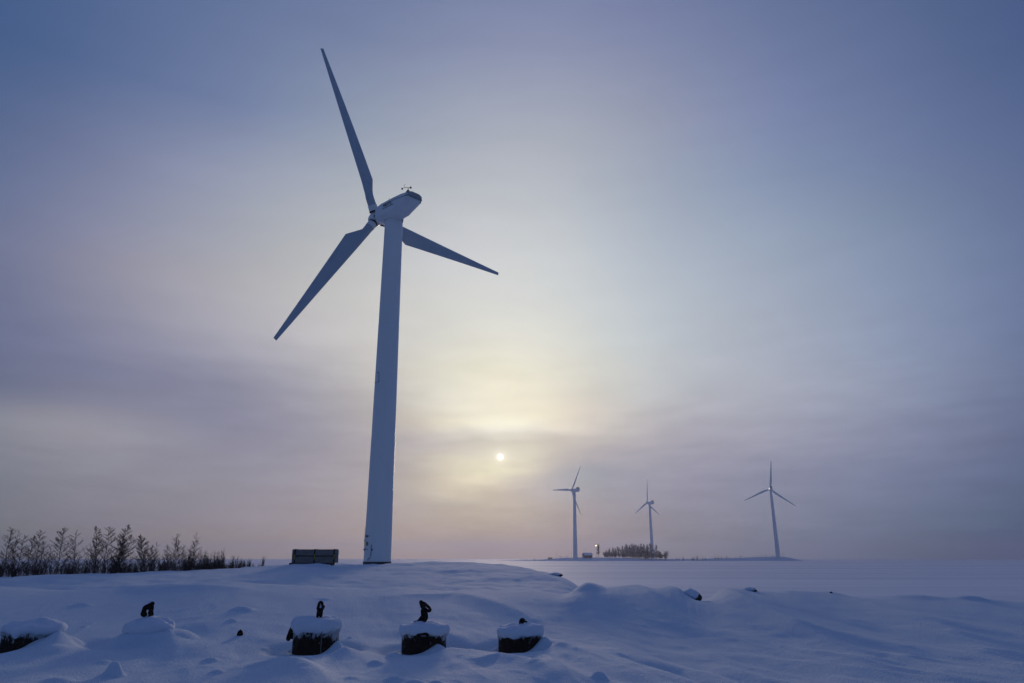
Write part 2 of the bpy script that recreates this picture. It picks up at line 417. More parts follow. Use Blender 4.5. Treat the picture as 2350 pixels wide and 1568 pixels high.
def empty(name, loc, rz=0):
    o = bpy.data.objects.new(name, None); C.objects.link(o); o.location = loc; o.rotation_euler = (0, 0, rz); o.empty_display_size = .2
    return o


def copy_tree(o, parent=None):
    c = o.copy(); C.objects.link(c); c.parent = parent
    for ch in [x for x in bpy.data.objects if x.parent == o]:
        copy_tree(ch, c)
    return c


# numpy noise
def hash2(ix, iy, seed):
    n = (ix.astype(np.int64) * 374761393 + iy.astype(np.int64) * 668265263 + seed * 1442695041) & 0xffffffff
    n = ((n ^ (n >> 13)) * 1274126177) & 0xffffffff
    return ((n ^ (n >> 16)) & 0xffff) / 65535.0


def vnoise(x, y, seed=0):
    ix = np.floor(x); iy = np.floor(y); fx = x - ix; fy = y - iy
    ux = fx * fx * fx * (fx * (fx * 6 - 15) + 10); uy = fy * fy * fy * (fy * (fy * 6 - 15) + 10)
    a = hash2(ix, iy, seed); b_ = hash2(ix + 1, iy, seed); c = hash2(ix, iy + 1, seed); d = hash2(ix + 1, iy + 1, seed)
    return (a * (1 - ux) + b_ * ux) * (1 - uy) + (c * (1 - ux) + d * ux) * uy - .5


def fbm(x, y, seed=0, oct=4, gain=.5):
    s = 0; a = 1
    for o in range(oct):
        s = s + a * vnoise(x * 2 ** o + 13.7 * o, y * 2 ** o - 7.1 * o, seed + o)
        a *= gain
    return s


# ------------------------------------------------------------------ terrain
ICE_Z = -0.8
CRA = [(-300,1336,46),(-100,1328,47),(0,1323,48),(200,1319,50),(400,1311,55),(500,1305,60),(600,1300,64),(670,1294,66),(740,1293,70),(800,1295,74),(860,1293.5,77),(950,1291,78),(980,1289.5,78),(1020,1292,77),(1070,1290,76),(1100,1292,75),(1130,1295,73),(1200,1303,69),(1260,1314,63),(1300,1324,58),(1325,1336,53),(1350,1350,47)]
CRB = [(-300,1362,26),(-100,1352,26),(0,1346,27),(60,1350,27),(125,1355,27),(275,1357,28),(350,1350,28),(450,1338,28),(525,1335,28),(600,1340,28),(700,1345,28),(775,1349,28),(850,1352,28),(910,1347,28),(975,1354,28),(1040,1357,28),(1100,1353,28),(1175,1356,27),(1225,1355,27),(1290,1365,26),(1308,1361,26),(1318,1353,26),(1330,1345,26),(1347,1337,26),(1362,1339,26),(1380,1345,26),(1390,1350,26),(1425,1350,26),(1475,1358,26),(1500,1359,26),(1535,1357,26),(1560,1361,26),(1578,1372,26),(1597,1384,26),(1615,1382,26),(1630,1377,26),(1652,1364,26),(1675,1356,26),(1705,1353,26),(1735,1357,26),(1775,1359,26),(1810,1357,26),(1875,1364,26),(1955,1373,26),(2015,1374,26),(2075,1371,26),(2125,1370,26),(2190,1373,26),(2275,1376,26),(2350,1383,26),(2500,1390,26)]


def crest(tab):
    a, r_, z = [], [], []
    for px, py, Y in tab:
        p = at(px, py, Y); a.append(math.atan2(p.x, p.y)); r_.append(math.hypot(p.x, p.y)); z.append(p.z)
    return np.array(a), np.array(r_), np.array(z)


aA, rA, zA = crest(CRA); aB, rB, zB = crest(CRB)


def smooth_interp(x, xp, yp, w):
    s = 0
    ks = (-1, -.5, 0, .5, 1); ww = (.12, .24, .28, .24, .12)
    for k, q in zip(ks, ww): s = s + q * np.interp(x + k * w, xp, yp)
    return s


BOL = [  # px, centre y at ground, distance, radius, top of body, top of cap
    dict(px=71, Y=16.0, r=.575, zt=.40, cap=.24),
    dict(px=338, Y=16.6, r=.50, zt=.37, cap=.26),
    dict(px=724, Y=16.2, r=.495, zt=.42, cap=.25),
    dict(px=973, Y=16.2, r=.49, zt=.35, cap=.20),
    dict(px=1194, Y=16.3, r=.485, zt=.31, cap=.19),
]
for bb in BOL:
    p = at(bb['px'], 1480, bb['Y']); bb['x'] = p.x; bb['y'] = p.y

W = np.array([.26, -.966])      # wind: blows from the far left towards the camera's right
Wn = np.array([.966, .26])

RIDGES = [  # ridge crests on the near slope: picture points on the z=.3 level, height, width
    ([(1640,1384),(1690,1408),(1770,1428),(1870,1455),(2000,1490)], .16, .45),
    ([(1365,1362),(1450,1385),(1520,1420),(1620,1450)], .13, .55),
    ([(1430,1352),(1500,1378),(1570,1400),(1680,1425)], .10, .5),
    ([(1400,1478),(1540,1500),(1690,1540),(1820,1575)], -.12, .30),
    ([(1480,1470),(1640,1500),(1760,1530),(1900,1570)], -.07, .30),
    ([(1090,1498),(1150,1490),(1200,1502),(1260,1528),(1330,1575)], .10, .30),
    ([(1235,1480),(1280,1520),(1340,1560)], .10, .25),
    ([(560,1500),(640,1496),(720,1520),(800,1560)], .08, .35),
    ([(1800,1372),(1950,1400),(2150,1440),(2350,1500)], .10, .7),
    ([(900,1400),(1050,1395),(1200,1420),(1330,1450)], .07, .6),
    ([(100,1400),(260,1385),(420,1392),(600,1400)], .06, .7),
]
rg = random.Random(5)
LUMPS = []
for (px, py, w_, h_) in [(262,1536,.12,.21),(1377,1562,.11,.10),(180,1428,.25,.08),(118,1505,.3,.05),(553,1440,.25,.10),(530,1455,.10,.05),(330,1480,.5,.10),
                         (904,1500,.12,.07),(862,1515,.12,.06),(705,1516,.13,.05),(485,1511,.12,.05),(905,1552,.13,.06),(950,1560,.15,.07),(1000,1562,.13,.06),(1140,1494,.1,.05),(742,1418,.2,.03),(240,1520,.12,.04),(140,1560,.2,.06),(500,1530,.1,.04)]:
    LUMPS.append((px, py, w_, h_))
for i in range(12):
    LUMPS.append((rg.uniform(0, 1300), rg.uniform(1450, 1590), rg.uniform(.05, .13), rg.uniform(.01, .03)))


def terrain(x, y):
    phi = np.arctan2(x, y); r = np.hypot(x, y)
    ph = np.clip(phi, -.9, .9)
    za = smooth_interp(ph, aA, zA, .006); ra = smooth_interp(ph, aA, rA, .012)
    zb = smooth_interp(ph, aB, zB, .0022); rb = smooth_interp(ph, aB, rB, .004)
    zbs = smooth_interp(ph, aB, zB, .022)
    right = 1 / (1 + np.exp(-(ph - .098) / .012))     # 1 where there is only ice beyond the near bank
    one = np.ones_like(r)
    z_mid = np.minimum(zb - .75, zb * .5 + za * .5 - .7)
    z_mid = z_mid * (1 - right) + (ICE_Z + .25) * right
    z_pre = (za - .10 - .12 * (za - z_mid)) * (1 - right) + (ICE_Z - .3) * right
    za2 = za * (1 - right) + (ICE_Z - .5) * right
    K = [(0 * one, .10 * one), (9 * one, .02 * one), (12.5 * one, .0 * one), (16 * one, .03 * one), (20 * one, .25 * zbs + .06), (rb - 2.4, zbs * .9),
         (rb, zb), (rb + 6.5, z_mid), (ra * .5 + (rb + 6.5) * .5, z_mid * .35 + z_pre * .65), (ra - 4, z_pre + (za2 - z_pre) * .75), (ra, za2), (ra + 7, za2 - .22), (ra + 16, za2 - .9), (ra + 45, (ICE_Z - .5) * one), (ra + 4000, (ICE_Z - 2) * one)]
    kr = [k[0] for k in K]; kz = [k[1] for k in K]
    z = kz[0].copy()
    sl = [(kz[i + 1] - kz[i]) / np.maximum(kr[i + 1] - kr[i], .2) for i in range(len(K) - 1)]
    mm = [sl[0]]
    for i in range(1, len(K) - 1):
        s1, s2 = sl[i - 1], sl[i]
        mm.append(np.where(s1 * s2 > 0, 2 * s1 * s2 / np.where(np.abs(s1 + s2) < 1e-9, 1e-9, s1 + s2), 0))
    mm.append(sl[-1])
    for i in range(len(K) - 1):
        h = np.maximum(kr[i + 1] - kr[i], .2); t_ = (r - kr[i]) / h
        inside = (t_ >= 0) & (t_ <= 1)
        t_ = np.clip(t_, 0, 1)
        zz = (2 * t_**3 - 3 * t_**2 + 1) * kz[i] + (t_**3 - 2 * t_**2 + t_) * h * mm[i] + (-2 * t_**3 + 3 * t_**2) * kz[i + 1] + (t_**3 - t_**2) * h * mm[i + 1]
        z = np.where(inside, zz, z)
    # wind-shaped relief
    u = x * W[0] + y * W[1]; v = x * Wn[0] + y * Wn[1]
    near = np.clip((24 - r) / 8, 0, 1); farm = np.clip((r - 30) / 10, 0, 1)
    calm = np.ones_like(r)
    for q in BOL:
        calm = calm * (1 - .9 * np.exp(-(np.hypot(x - q['x'], y - q['y']) / 1.25) ** 4))
    calm = calm * (1 - .75 * np.exp(-((r - rb) / 3.5) ** 2))
    n1 = fbm(u / 6.5, v / 1.9, 3, 4, .5)
    ridg = 1 - np.abs(fbm(u / 5.0 + 9, v / 1.3 + .25 * np.sin(u / 3), 11, 3, .45)) * 2.6
    amp = .13 * near + .05
    z = z + n1 * amp * calm + (ridg - .6) * .05 * calm * near * np.clip((phi + .05) / .15, .35, 1)
    z = z + fbm(x / .9, y / .9, 21, 3, .5) * (.012 * near + .008)
    z = z + (fbm(x / 3.5, y / 6, 31, 4, .55) * .20 + fbm(x / 1.3, y / 1.6, 37, 3, .5) * .06) * farm * (r < 110) * (1 - right)
    # fine wind crust: short sharp-edged ripples lying along the wind
    crust = 1 - np.abs(fbm(u / 2.2 + 3, v / .55 + .4 * np.sin(u * .9), 71, 3, .5)) * 3.0
    patch = np.clip(fbm(u / 7, v / 4, 77, 2) * 2.2 + .45, 0, 1)
    z = z + np.clip(crust, 0, 1) ** 2 * .014 * patch * calm * np.clip((34 - r) / 8, 0, 1)
    # the crest of the near bank breaks into small drifts
    z = z + fbm(phi * 34, r / 9, 41, 3, .5) * .025 * np.exp(-((r - rb) / 5) ** 2)
    for ptsr, hh, ww in RIDGES:
        hh = hh * 1.5
        P = [at_z(a_, b_, .25) for a_, b_ in ptsr]
        best = np.full_like(r, 1e9); endf = np.zeros_like(r); n_ = len(P) - 1
        for i in range(n_):
            ax, ay = P[i].x, P[i].y; dx, dy = P[i + 1].x - ax, P[i + 1].y - ay
            tt = np.clip(((x - ax) * dx + (y - ay) * dy) / (dx * dx + dy * dy), 0, 1)
            d = np.hypot(x - ax - tt * dx, y - ay - tt * dy)
            f_ = (i + tt) / n_
            endf = np.where(d < best, f_, endf); best = np.minimum(best, d)
        fade = np.sin(np.clip(endf, .03, .97) * math.pi) ** .6
        z = z + hh * fade * np.exp(-np.abs(best / ww) ** 1.5)
    for px, py, w_, h_ in LUMPS:
        p = at_z(px, py, .08)
        if p.y < 3 or p.y > 40: continue
        d2 = ((x - p.x) ** 2 + ((y - p.y) * .8) ** 2) / w_ ** 2
        z = z + h_ * np.exp(-d2 ** 1.5)
    for px, Ym, w_, wy, h_ in ((2228, 25.6, .42, .5, .11), (2090, 26, .9, 1.0, .07), (1347, 24.6, .38, .7, .10)):
        p = at(px, 1370, Ym); z = z + h_ * np.exp(-(((x - p.x) / w_) ** 2 + ((y - p.y) / wy) ** 2) ** 1.4)
    # scour hollows and drifts round the mooring blocks
    for i, q in enumerate(BOL):
        dx = x - q['x']; dy = y - q['y']; d = np.hypot(dx, dy) / q['r']
        if i >= 2:
            z = z - .15 * np.exp(-((d - 1.5) / .5) ** 2) * np.clip(.75 - .5 * dy, .2, 1)
            z = np.where(d < 1.15, np.minimum(z, -.04), z)
        # drift leaning on the front right of the block, trailing off towards the camera
        du = dx * .34 - dy * .94; dv = dx * .94 + dy * .34
        H, c0, cw = [(.30, .50, .26), (.26, .36, .28), (.26, .36, .15), (.21, .13, .20), (.33, .36, .24)][i]
        u0 = .42
        along = np.where(du < u0, np.exp(-((du - u0) / .42) ** 2), np.exp(-(np.abs(du - u0) / 1.0) ** 1.3))
        cc = c0 + .10 * np.maximum(du, 0)
        z = z + H * along * np.exp(-np.abs((dv - cc) / (cw + .15 * np.maximum(du, 0))) ** 1.6)
        if i == 1:
            z = np.where(d < 3.2, np.maximum(z, .37 * np.exp(-(np.hypot(dx - .16, dy) / .92) ** 5)), z)
        if i == 0:
            z = np.where(d < 3.2, np.maximum(z, .32 * np.exp(-(np.hypot(dx - .42, dy) / .64) ** 4)), z)
            z = z - .14 * np.exp(-(np.hypot(dx - 1.35, dy - .1) / .5) ** 2) - .22 * np.exp(-(np.hypot(dx + .42, dy + .62) / .42) ** 2)
    # snow banked round the turbine foot and the strapped stack
    z = z - .05 * np.exp(-(np.hypot(x + 13.6, y - 78) / 2.2) ** 4) + .09 * np.exp(-(np.hypot(x + 13.7, y - 76.3) / .5) ** 2)
    z = z + .27 * np.exp(-(np.hypot((x + 14.9) / 2.0, (y - 61.2)) / .75) ** 2)
    return z


def ter(x, y):
    return float(terrain(np.array([float(x)]), np.array([float(y)]))[0])


def grid_mesh(name, phis, rs, zf, m):
    P, Rr = np.meshgrid(phis, rs)
    X = Rr * np.sin(P); Y = Rr * np.cos(P); Z = zf(X.ravel(), Y.ravel()).reshape(X.shape)
    nr, npk = X.shape
    co = np.stack([X, Y, Z], -1).reshape(-1, 3).astype(np.float32)
    i = np.arange(nr - 1)[:, None] * npk + np.arange(npk - 1)[None, :]
    q = np.stack([i, i + 1, i + npk + 1, i + npk], -1).reshape(-1, 4)
    me = bpy.data.meshes.new(name)
    me.vertices.add(len(co)); me.vertices.foreach_set('co', co.ravel())
    me.loops.add(q.size); me.loops.foreach_set('vertex_index', q.ravel().astype(np.int32))
    me.polygons.add(len(q)); me.polygons.foreach_set('loop_start', np.arange(0, q.size, 4, dtype=np.int32)); me.polygons.foreach_set('loop_total', np.full(len(q), 4, np.int32))
    me.update(calc_edges=True)
    me.polygons.foreach_set('use_smooth', np.ones(len(q), bool))
    me.materials.append(m)
    o = bpy.data.objects.new(name, me); C.objects.link(o)
    return o


fine = np.linspace(-.78, .78, 780)
side = np.linspace(.78, 2 * math.pi - .78, 60)[1:]
phis = np.concatenate([fine, side])
rs = [.3, 1.5, 3, 5, 7]
v = 8.0
while v < 125:
    rs.append(v); v *= 1.0036 if v < 34 else 1.0085
rs += [140, 170]
ground = grid_mesh('snow_ground', phis, np.array(rs), terrain, M['snow'])
tag(ground, 'smooth wind-drifted snow of the bank in the foreground', kind='structure')


def ice(x, y):
    r = np.hypot(x, y)
    return ICE_Z + .05 * fbm(x / 14, y / 5, 51, 3) * np.clip(600 / r, 0, 1)


rs2 = [.3, 20]; v = 30.
while v < 6050: rs2.append(v); v *= 1.02
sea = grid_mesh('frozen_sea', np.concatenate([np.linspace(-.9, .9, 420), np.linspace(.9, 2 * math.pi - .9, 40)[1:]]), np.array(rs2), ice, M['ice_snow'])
tag(sea, 'flat snow-covered sea ice reaching to the hazy horizon', kind='structure')

# the low spit with the far turbines
SP = [(1115,1287.5,900),(1150,1286,880),(1250,1283.5,850),(1280,1281,838),(1330,1279,836),(1400,1280,836),(1500,1282.5,840),(1560,1283,850),(1620,1282.5,850),(1680,1280.5,842),(1740,1278.5,836),(1790,1277.5,834),(1810,1279.5,836),(1830,1284,842),(1850,1287.8,850)]
spx = []; spz = []; spY = []
for px, py, Y in SP:
    p = at(px, py, Y); spx.append(p.x / p.y); spz.append(p.z); spY.append(Y)


def spit_top(x, y):
    return smooth_interp(x / y, np.array(spx), np.array(spz), .004)


def spit(x, y):
    tx = x / y
    top = spit_top(x, y); yc = smooth_interp(tx, np.array(spx), np.array(spY), .004)
    front = yc - 14; t_ = np.clip((y - (front - 10 * (top - ICE_Z) / 4)) / (24 + 3 * vnoise(x / 9, y / 9, 4)), 0, 1)
    back = np.clip((y - (yc + 240)) / 60, 0, 1)
    prof = (t_ * t_ * (3 - 2 * t_)) * (1 - back * back * (3 - 2 * back))
    side_ = np.clip((tx - spx[0]) / .006, 0, 1) * np.clip((spx[-1] - tx) / .006, 0, 1)
    z = ICE_Z - .4 + (top - ICE_Z + .4) * prof * side_
    return z + fbm(x / 12, y / 8, 61, 4) * .5 * prof * side_ * (t_ < .98)


xs = np.linspace(-45, 400, 450); ys = np.linspace(795, 1170, 130)
ys = 795 + (np.linspace(0, 1, 130) ** 1.7) * 375
X, Y = np.meshgrid(xs, ys); Z = spit(X.ravel(), Y.ravel())
mb = MB(); mb.v = list(zip(X.ravel(), Y.ravel(), Z)); nx = len(xs)
mb.f = [(j * nx + i, j * nx + i + 1, (j + 1) * nx + i + 1, (j + 1) * nx + i) for j in range(len(ys) - 1) for i in range(nx - 1)]
o = mb.build('snowy_spit', M['ice_snow']); tag(o, 'low snow-covered spit of land on the horizon', kind='structure')


# ------------------------------------------------------------------ wind turbines
def frame(hub, yaw, tilt):
    n = Vector((-math.sin(yaw) * math.cos(tilt), math.cos(yaw) * math.cos(tilt), math.sin(tilt)))
    r = Vector((math.cos(yaw), math.sin(yaw), 0)); u = r.cross(n).normalized()
    Mx = Matrix((( -n.x, r.x, u.x, hub.x), (-n.y, r.y, u.y, hub.y), (-n.z, r.z, u.z, hub.z), (0, 0, 0, 1)))
    return n, r, u, Mx


def blade_mesh(Rr, s, cmax, root_r, twist0, tip_c, rc=(.075, .125, .23), seg=26):
    """blade along +Z, chord along +Y (trailing edge at +Y), thickness along X"""
    mb = MB()
    st = [root_r * 1.55, rc[0] * Rr, rc[1] * Rr, rc[1] * Rr * 1.35, rc[2] * Rr]
    K = 16; rows = []
    rr = list(st) + [rc[2] * Rr + (Rr - rc[2] * Rr) * k / 14 for k in range(1, 15)]
    for z in rr:
        f_ = z / Rr
        le = -root_r + (root_r - tip_c * .35) * max(0, (f_ - rc[1]) / (1 - rc[1]))
        if f_ <= rc[1] + 1e-6: te = root_r; th_ = root_r * (1.0 if f_ <= rc[0] + 1e-6 else .92)
        elif f_ < rc[2] - 1e-6:
            q = (f_ - rc[1]) / (rc[2] - rc[1]); te = root_r + (cmax - root_r * 2) * q; th_ = root_r * (.92 - .42 * q)
        else:
            q = (f_ - rc[2]) / (1 - rc[2]); te = (cmax - root_r) * (1 - q) + tip_c * .65 * q; th_ = root_r * (.5 - .44 * q)
        tw = twist0 * max(0, 1 - f_) ** 1.6
        ring = []
        for k in range(K):
            a = 2 * math.pi * k / K
            cy = (le + te) / 2 + (te - le) / 2 * math.cos(a)
            sharp = 1 if f_ <= rc[1] + 1e-6 else (.55 + .45 * (1 - math.cos(a)) / 2) * (1 if math.cos(a) < .2 else .75)
            cx = th_ * math.sin(a) * sharp
            ring.append((cx * math.cos(tw) - cy * math.sin(tw), cx * math.sin(tw) + cy * math.cos(tw), z))
        rows.append(ring)
    vs = [p for r_ in rows for p in r_]; fs = []
    for j in range(len(rows) - 1):
        for k in range(K):
            fs.append((j * K + k, j * K + (k + 1) % K, (j + 1) * K + (k + 1) % K, (j + 1) * K + k))
    fs.append(tuple(range(K))[::-1]); fs.append(tuple(range((len(rows) - 1) * K, len(rows) * K)))
    mb.add(vs, fs)
    return mb


def rot_blade(ph):
    # blade direction in the frame (X tail, Y right, Z up): cos(ph)*Z + sin(ph)*Y; trailing edge clockwise as seen from the tail
    zc = Vector((0, math.sin(ph), math.cos(ph))); yc = Vector((0, math.cos(ph), -math.sin(ph))); xc = yc.cross(zc)
    return Matrix(((xc.x, yc.x, zc.x, 0), (xc.y, yc.y, zc.y, 0), (xc.z, yc.z, zc.z, 0), (0, 0, 0, 1)))


def text_mesh(s, size, name):
    cu = bpy.data.curves.new(name, 'FONT'); cu.body = s; cu.size = size; cu.extrude = .004; cu.align_x = 'LEFT'; cu.resolution_u = 2
    cu.offset = size * .012
    ob = bpy.data.objects.new(name, cu); C.objects.link(ob)
    bpy.context.view_layer.update()
    me = bpy.data.meshes.new_from_object(ob.evaluated_get(bpy.context.evaluated_depsgraph_get()))
    bpy.data.objects.remove(ob); bpy.data.curves.remove(cu)
    return me


def loft(mb, secs, K_pts):
    """secs: list of rings with equal counts"""
    n = len(secs[0]); vs = [p for s_ in secs for p in s_]; fs = []
    for j in range(len(secs) - 1):
        for k in range(n):
            fs.append((j * n + k, (j + 1) * n + k, (j + 1) * n + (k + 1) % n, j * n + (k + 1) % n))
    fs.append(tuple(range(n))); fs.append(tuple(range((len(secs) - 1) * n, len(secs) * n))[::-1])
    mb.add(vs, fs)


# ---- the large turbine
D0 = 78.0
hub = Vector((-15.94, 79.6, 38.36 + CAMZ))
YAW, TILT = R(46.2), R(1.5)
n_, r_, u_, MX = frame(hub, YAW, TILT)
base = at(865.5, 1293.5, D0)
tail = -n_
top_c = hub + tail * 2.45
ttop = Vector((base.x, base.y, hub.z - 1.12))
root = empty('wind_turbine', base)
tag(root, 'tall white three-bladed wind turbine standing nearest, on the snowy bank beside the strapped stack', 'wind turbine')
inv = Matrix.Translation(-base)
shift = Vector((ttop.x - top_c.x, ttop.y - top_c.y, 0))
TH_ = ttop.z - base.z
LN = Vector((shift.x, shift.y, 0))
RB, RT = 1.37, 1.01
mb = MB(); prof = []
for k in range(0, 25):
    q = k / 24; rr_ = RB + (RT - RB) * q
    prof.append((rr_, .165 + (TH_ - .165) * q))
    if k in (8, 16): prof.append((rr_ - .012, .22 + (TH_ - .22) * q + .02)); prof.append((rr_ - .012, .22 + (TH_ - .22) * q + .05))
mb.lathe(prof, 64)
tower = mb.build('tower', M['white_paint'], root)
mb = MB(); mb.lathe([(RB + .05, -.6), (RB + .05, .17), (RB - .3, .17)], 64)
mb.build('base_flange', M['dark_metal'], root)
mb = MB(); mb.lathe([(RT + .035, TH_ - .02), (RT + .035, TH_ + .07), (RT - .3, TH_ + .07)], 64)
mb.build('yaw_ring', M['dark_seam'], root)


def on_tower(px, py, lift=.02):
    """point on the tower skin seen at a picture point"""
    o_ = Vector((0, 0, CAMZ)); d = ray(px, py).normalized()
    for i in range(6000):
        p = o_ + d * (70 + i * .003)
        q = (p.z - base.z) / TH_; rr_ = RB + (RT - RB) * q + lift
        if math.hypot(p.x - base.x, p.y - base.y) <= rr_: return p - base
    p = o_ + d * (76)
    return p - base


# tower fittings
mb = MB()
for y0, y1, x0, x1 in ((855, 878, 861, 869.5),):
    pl = [on_tower(x0 + 4, y0), on_tower(x1, y0), on_tower(x1, y1 - 2), on_tower(x0 - 1.5, y1 + 1)]
    for a, b_ in zip(pl[:-1], pl[1:]):
        mb.tube([a, (a + b_) / 2 + (a + b_ ).normalized() * 0, b_], .022, 6)
mb.build('hatch_frame', M['dark_seam'], root)
mb = MB(); mb.tube([on_tower(x, y, .03) for x, y in ((852, 1250), (852, 1262), (850.5, 1275), (848, 1281), (843, 1286))], .03, 6)
mb.build('cable', M['dark_metal'], root)
mb = MB()
p = on_tower(842.5, 1248, .05); e_r = Vector((p.y, -p.x, 0)).normalized(); nrm = Vector((p.x, p.y, 0)).normalized()
rotm = Matrix(((-e_r.x, nrm.x, 0), (-e_r.y, nrm.y, 0), (0, 0, 1))).to_3x3()
mb.box(p, (.24, .05, .36), rotm)
mb.build('warning_plate', M['yellow_box'], root, smooth=False)
for x, y, s_ in ((839, 1260, .09), (843.5, 1261, .07), (854, 1262, .12)):
    mb = MB(); mb.box(on_tower(x, y, .03), (s_, .07, s_)); mb.build('lamp_fitting', M['dark_metal'], root, smooth=False)
mb = MB(); pa = on_tower(835.5, 1262, .12); mb.tube([pa, pa + Vector((0, 0, 1.1)), pa + Vector((-.01, 0, 2.2))], .018, 6); mb.box(pa, (.14, .14, .14)); mb.box(pa + Vector((0, 0, .9)), (.10, .10, .12))
mb.build('antenna', M['dark_metal'], root)
# tower lettering wrapped round the steel
me = text_mesh('STAND 1', .30, 'text')
pL = on_tower(838.5, 1233.5, .0); zL = pL.z; a0 = math.atan2(pL.x, -pL.y)
w_ = max(v_.co.x for v_ in me.vertices)
for v_ in me.vertices:
    sc_ = .80 / w_
    q = (zL + v_.co.y) / TH_; rr_ = RB + (RT - RB) * q + .012 + v_.co.z
    a = a0 + v_.co.x * sc_ / rr_ * 1.0
    v_.co = Vector((rr_ * math.sin(a), -rr_ * math.cos(a), zL + v_.co.y))
me.materials.append(M['lettering'])
o = bpy.data.objects.new('tower_lettering', me); C.objects.link(o); o.parent = root

# nacelle, hub and blades live in the rotor frame, moved so the nacelle sits over the tower
MXl = Matrix.Translation(-base) @ MX
hubpos = MX.translation


def nsec(a, hw, zt, zb, ch, chb):
    return [(a, -hw * .55, zt), (a, -hw, zt - ch), (a, -hw, 0.12 * (zt + zb)), (a, -hw * .98, zb + chb), (a, -hw * .6, zb), (a, hw * .6, zb), (a, hw * .98, zb + chb), (a, hw, 0.12 * (zt + zb)), (a, hw, zt - ch), (a, hw * .55, zt)]


secs = [nsec(.62, .62, .62, -.66, .25, .30), nsec(.9, .88, .86, -.90, .32, .36), nsec(1.45, 1.06, 1.06, -1.04, .40, .42), nsec(2.3, 1.15, 1.2, -1.07, .45, .44), nsec(4.0, 1.15, 1.25, -1.07, .45, .42), nsec(5.3, 1.13, 1.24, -.98, .45, .5), nsec(6.6, 1.05, 1.12, -.42, .42, .42), nsec(7.05, .96, .98, -.08, .40, .30)]
mb = MB(); loft(mb, secs, 10)
nac = mb.build('nacelle', M['white_paint'], root, world_mat=MXl)
nac.modifiers.new('bevel', 'BEVEL').width = .10; nac.modifiers['bevel'].segments = 3
# collar under the nacelle
mb = MB(); mb.lathe([(RT + .05, TH_ + .07), (RT + .10, TH_ + .45)], 48)
mb.build('nacelle_collar', M['white_paint'], root)
# rear grille over the sloping upper tail
mb = MB()
g = [(6.72, -1.07, .35), (6.72, -.98, .98), (6.72, -.56, 1.10), (6.72, .56, 1.10), (6.72, .98, .98), (6.72, 1.07, .35)]
g2 = [(7.16, -.97, .36), (7.16, -.88, .80), (7.16, -.5, .97), (7.16, .5, .97), (7.16, .88, .80), (7.16, .97, .36)]
mb.add(g + g2, [(i, i + 1, i + 7, i + 6) for i in range(5)] + [(6, 7, 8, 9, 10, 11), (0, 6, 11, 5), (0, 5, 4, 3, 2, 1)])
gr = mb.build('rear_grille', M['grille'], root, smooth=False, world_mat=MXl)
mb = MB()
mb.tube([(2.9, -1.165, .42), (5.0, -1.165, .50), (6.6, -1.08, .40), (7.17, -.985, .34)], .02, 6); mb.tube([(7.17, -.985, .34), (7.17, .98, .34)], .02, 6)
mb.build('panel_seam', M['dark_seam'], root, world_mat=MXl)
# lettering on the side that faces the tower's left
for s_, size, x0, z0, mm_, nm, wd in (('NESTE', .50, 2.75, .17, 'lettering', 'name_lettering', 1.55), ('Renewable Fuel Solutions',   .17, 2.72, -.05, 'grey_lettering', 'slogan_lettering', 2.0)):
    me = text_mesh(s_, size, 'text'); w_ = max(v_.co.x for v_ in me.vertices)
    for v_ in me.vertices:
        v_.co = Vector((x0 + v_.co.x * wd / w_, -1.165 - v_.co.z * 2, z0 + v_.co.y))
    me.materials.append(M[mm_]); o = bpy.data.objects.new(nm, me); C.objects.link(o); o.parent = root; o.matrix_local = MXl
# instruments
mb = MB(); mb.tube([(5.9, -.1, 1.15), (5.9, -.1, 1.55)], .05, 8); mb.lathe([(.10, 0), (.15, .08), (.15, .26), (.08, .33)], 12, (5.9, -.1, 1.38)); mb.tube([(5.9, -.1, 1.6), (5.9, -.1, 2.0)], .03, 6)
mb.tube([(5.45, -.35, 2.06), (5.9, -.1, 1.98), (6.15, 0.05, 1.95)], .028, 6)
mb.tube([(5.45, -.35, 2.06), (5.45, -.35, 2.42)], .02, 6); mb.tube([(5.42, -.35, 2.42), (5.56, -.30, 2.42)], .018, 6)
mb.lathe([(.03, 0), (.09, .05), (.10, .18), (.04, .24)], 10, (5.3, -.5, 1.78)); mb.tube([(5.3, -.5, 1.9), (5.45, -.35, 2.06)], .02, 6)
mb.build('weather_mast', M['dark_metal'], root, world_mat=MXl)
mb = MB(); mb.lathe([(.06, 0), (.11, .04), (.115, .16), (.05, .24)], 12, (6.15, .05, 1.85)); mb.build('warning_lamp', M['red_lamp'], root, world_mat=MXl)
mb = MB(); mb.tube([(2.55, -.25, 1.2), (2.6, -.25, 1.75)], .022, 6); mb.tube([(2.2, -.3, 1.18), (2.2, -.3, 1.4)], .05, 6); mb.build('lightning_rod', M['dark_metal'], root, world_mat=MXl)
# hub
mb = MB()
prof = [(.05, -1.05), (.40, -.98), (.66, -.78), (.80, -.42), (.84, -.05), (.78, .28), (.62, .42)]
hb = []
K = 32
for (rr_, a) in prof:
    hb.append([(a, rr_ * math.cos(2 * math.pi * k / K), rr_ * math.sin(2 * math.pi * k / K)) for k in range(K)])
loft(mb, hb, K)
hubo = mb.build('hub', M['white_paint'], root, world_mat=MXl)
mb = MB()
hb = [[(a, rr_ * math.cos(2 * math.pi * k / K), rr_ * math.sin(2 * math.pi * k / K)) for k in range(K)] for (rr_, a) in ((.60, .30), (.60, .62), (.5, .7))]
loft(mb, hb, K)
for k in range(8):
    a = 2 * math.pi * k / 8; mb.box((.5, .66 * math.cos(a), .66 * math.sin(a)), (.22, .10, .10))
mb.build('rotor_shaft', M['dark_metal'], root, world_mat=MXl)
bm0 = blade_mesh(20.4, 1, 2.05, .50, R(14), .42)
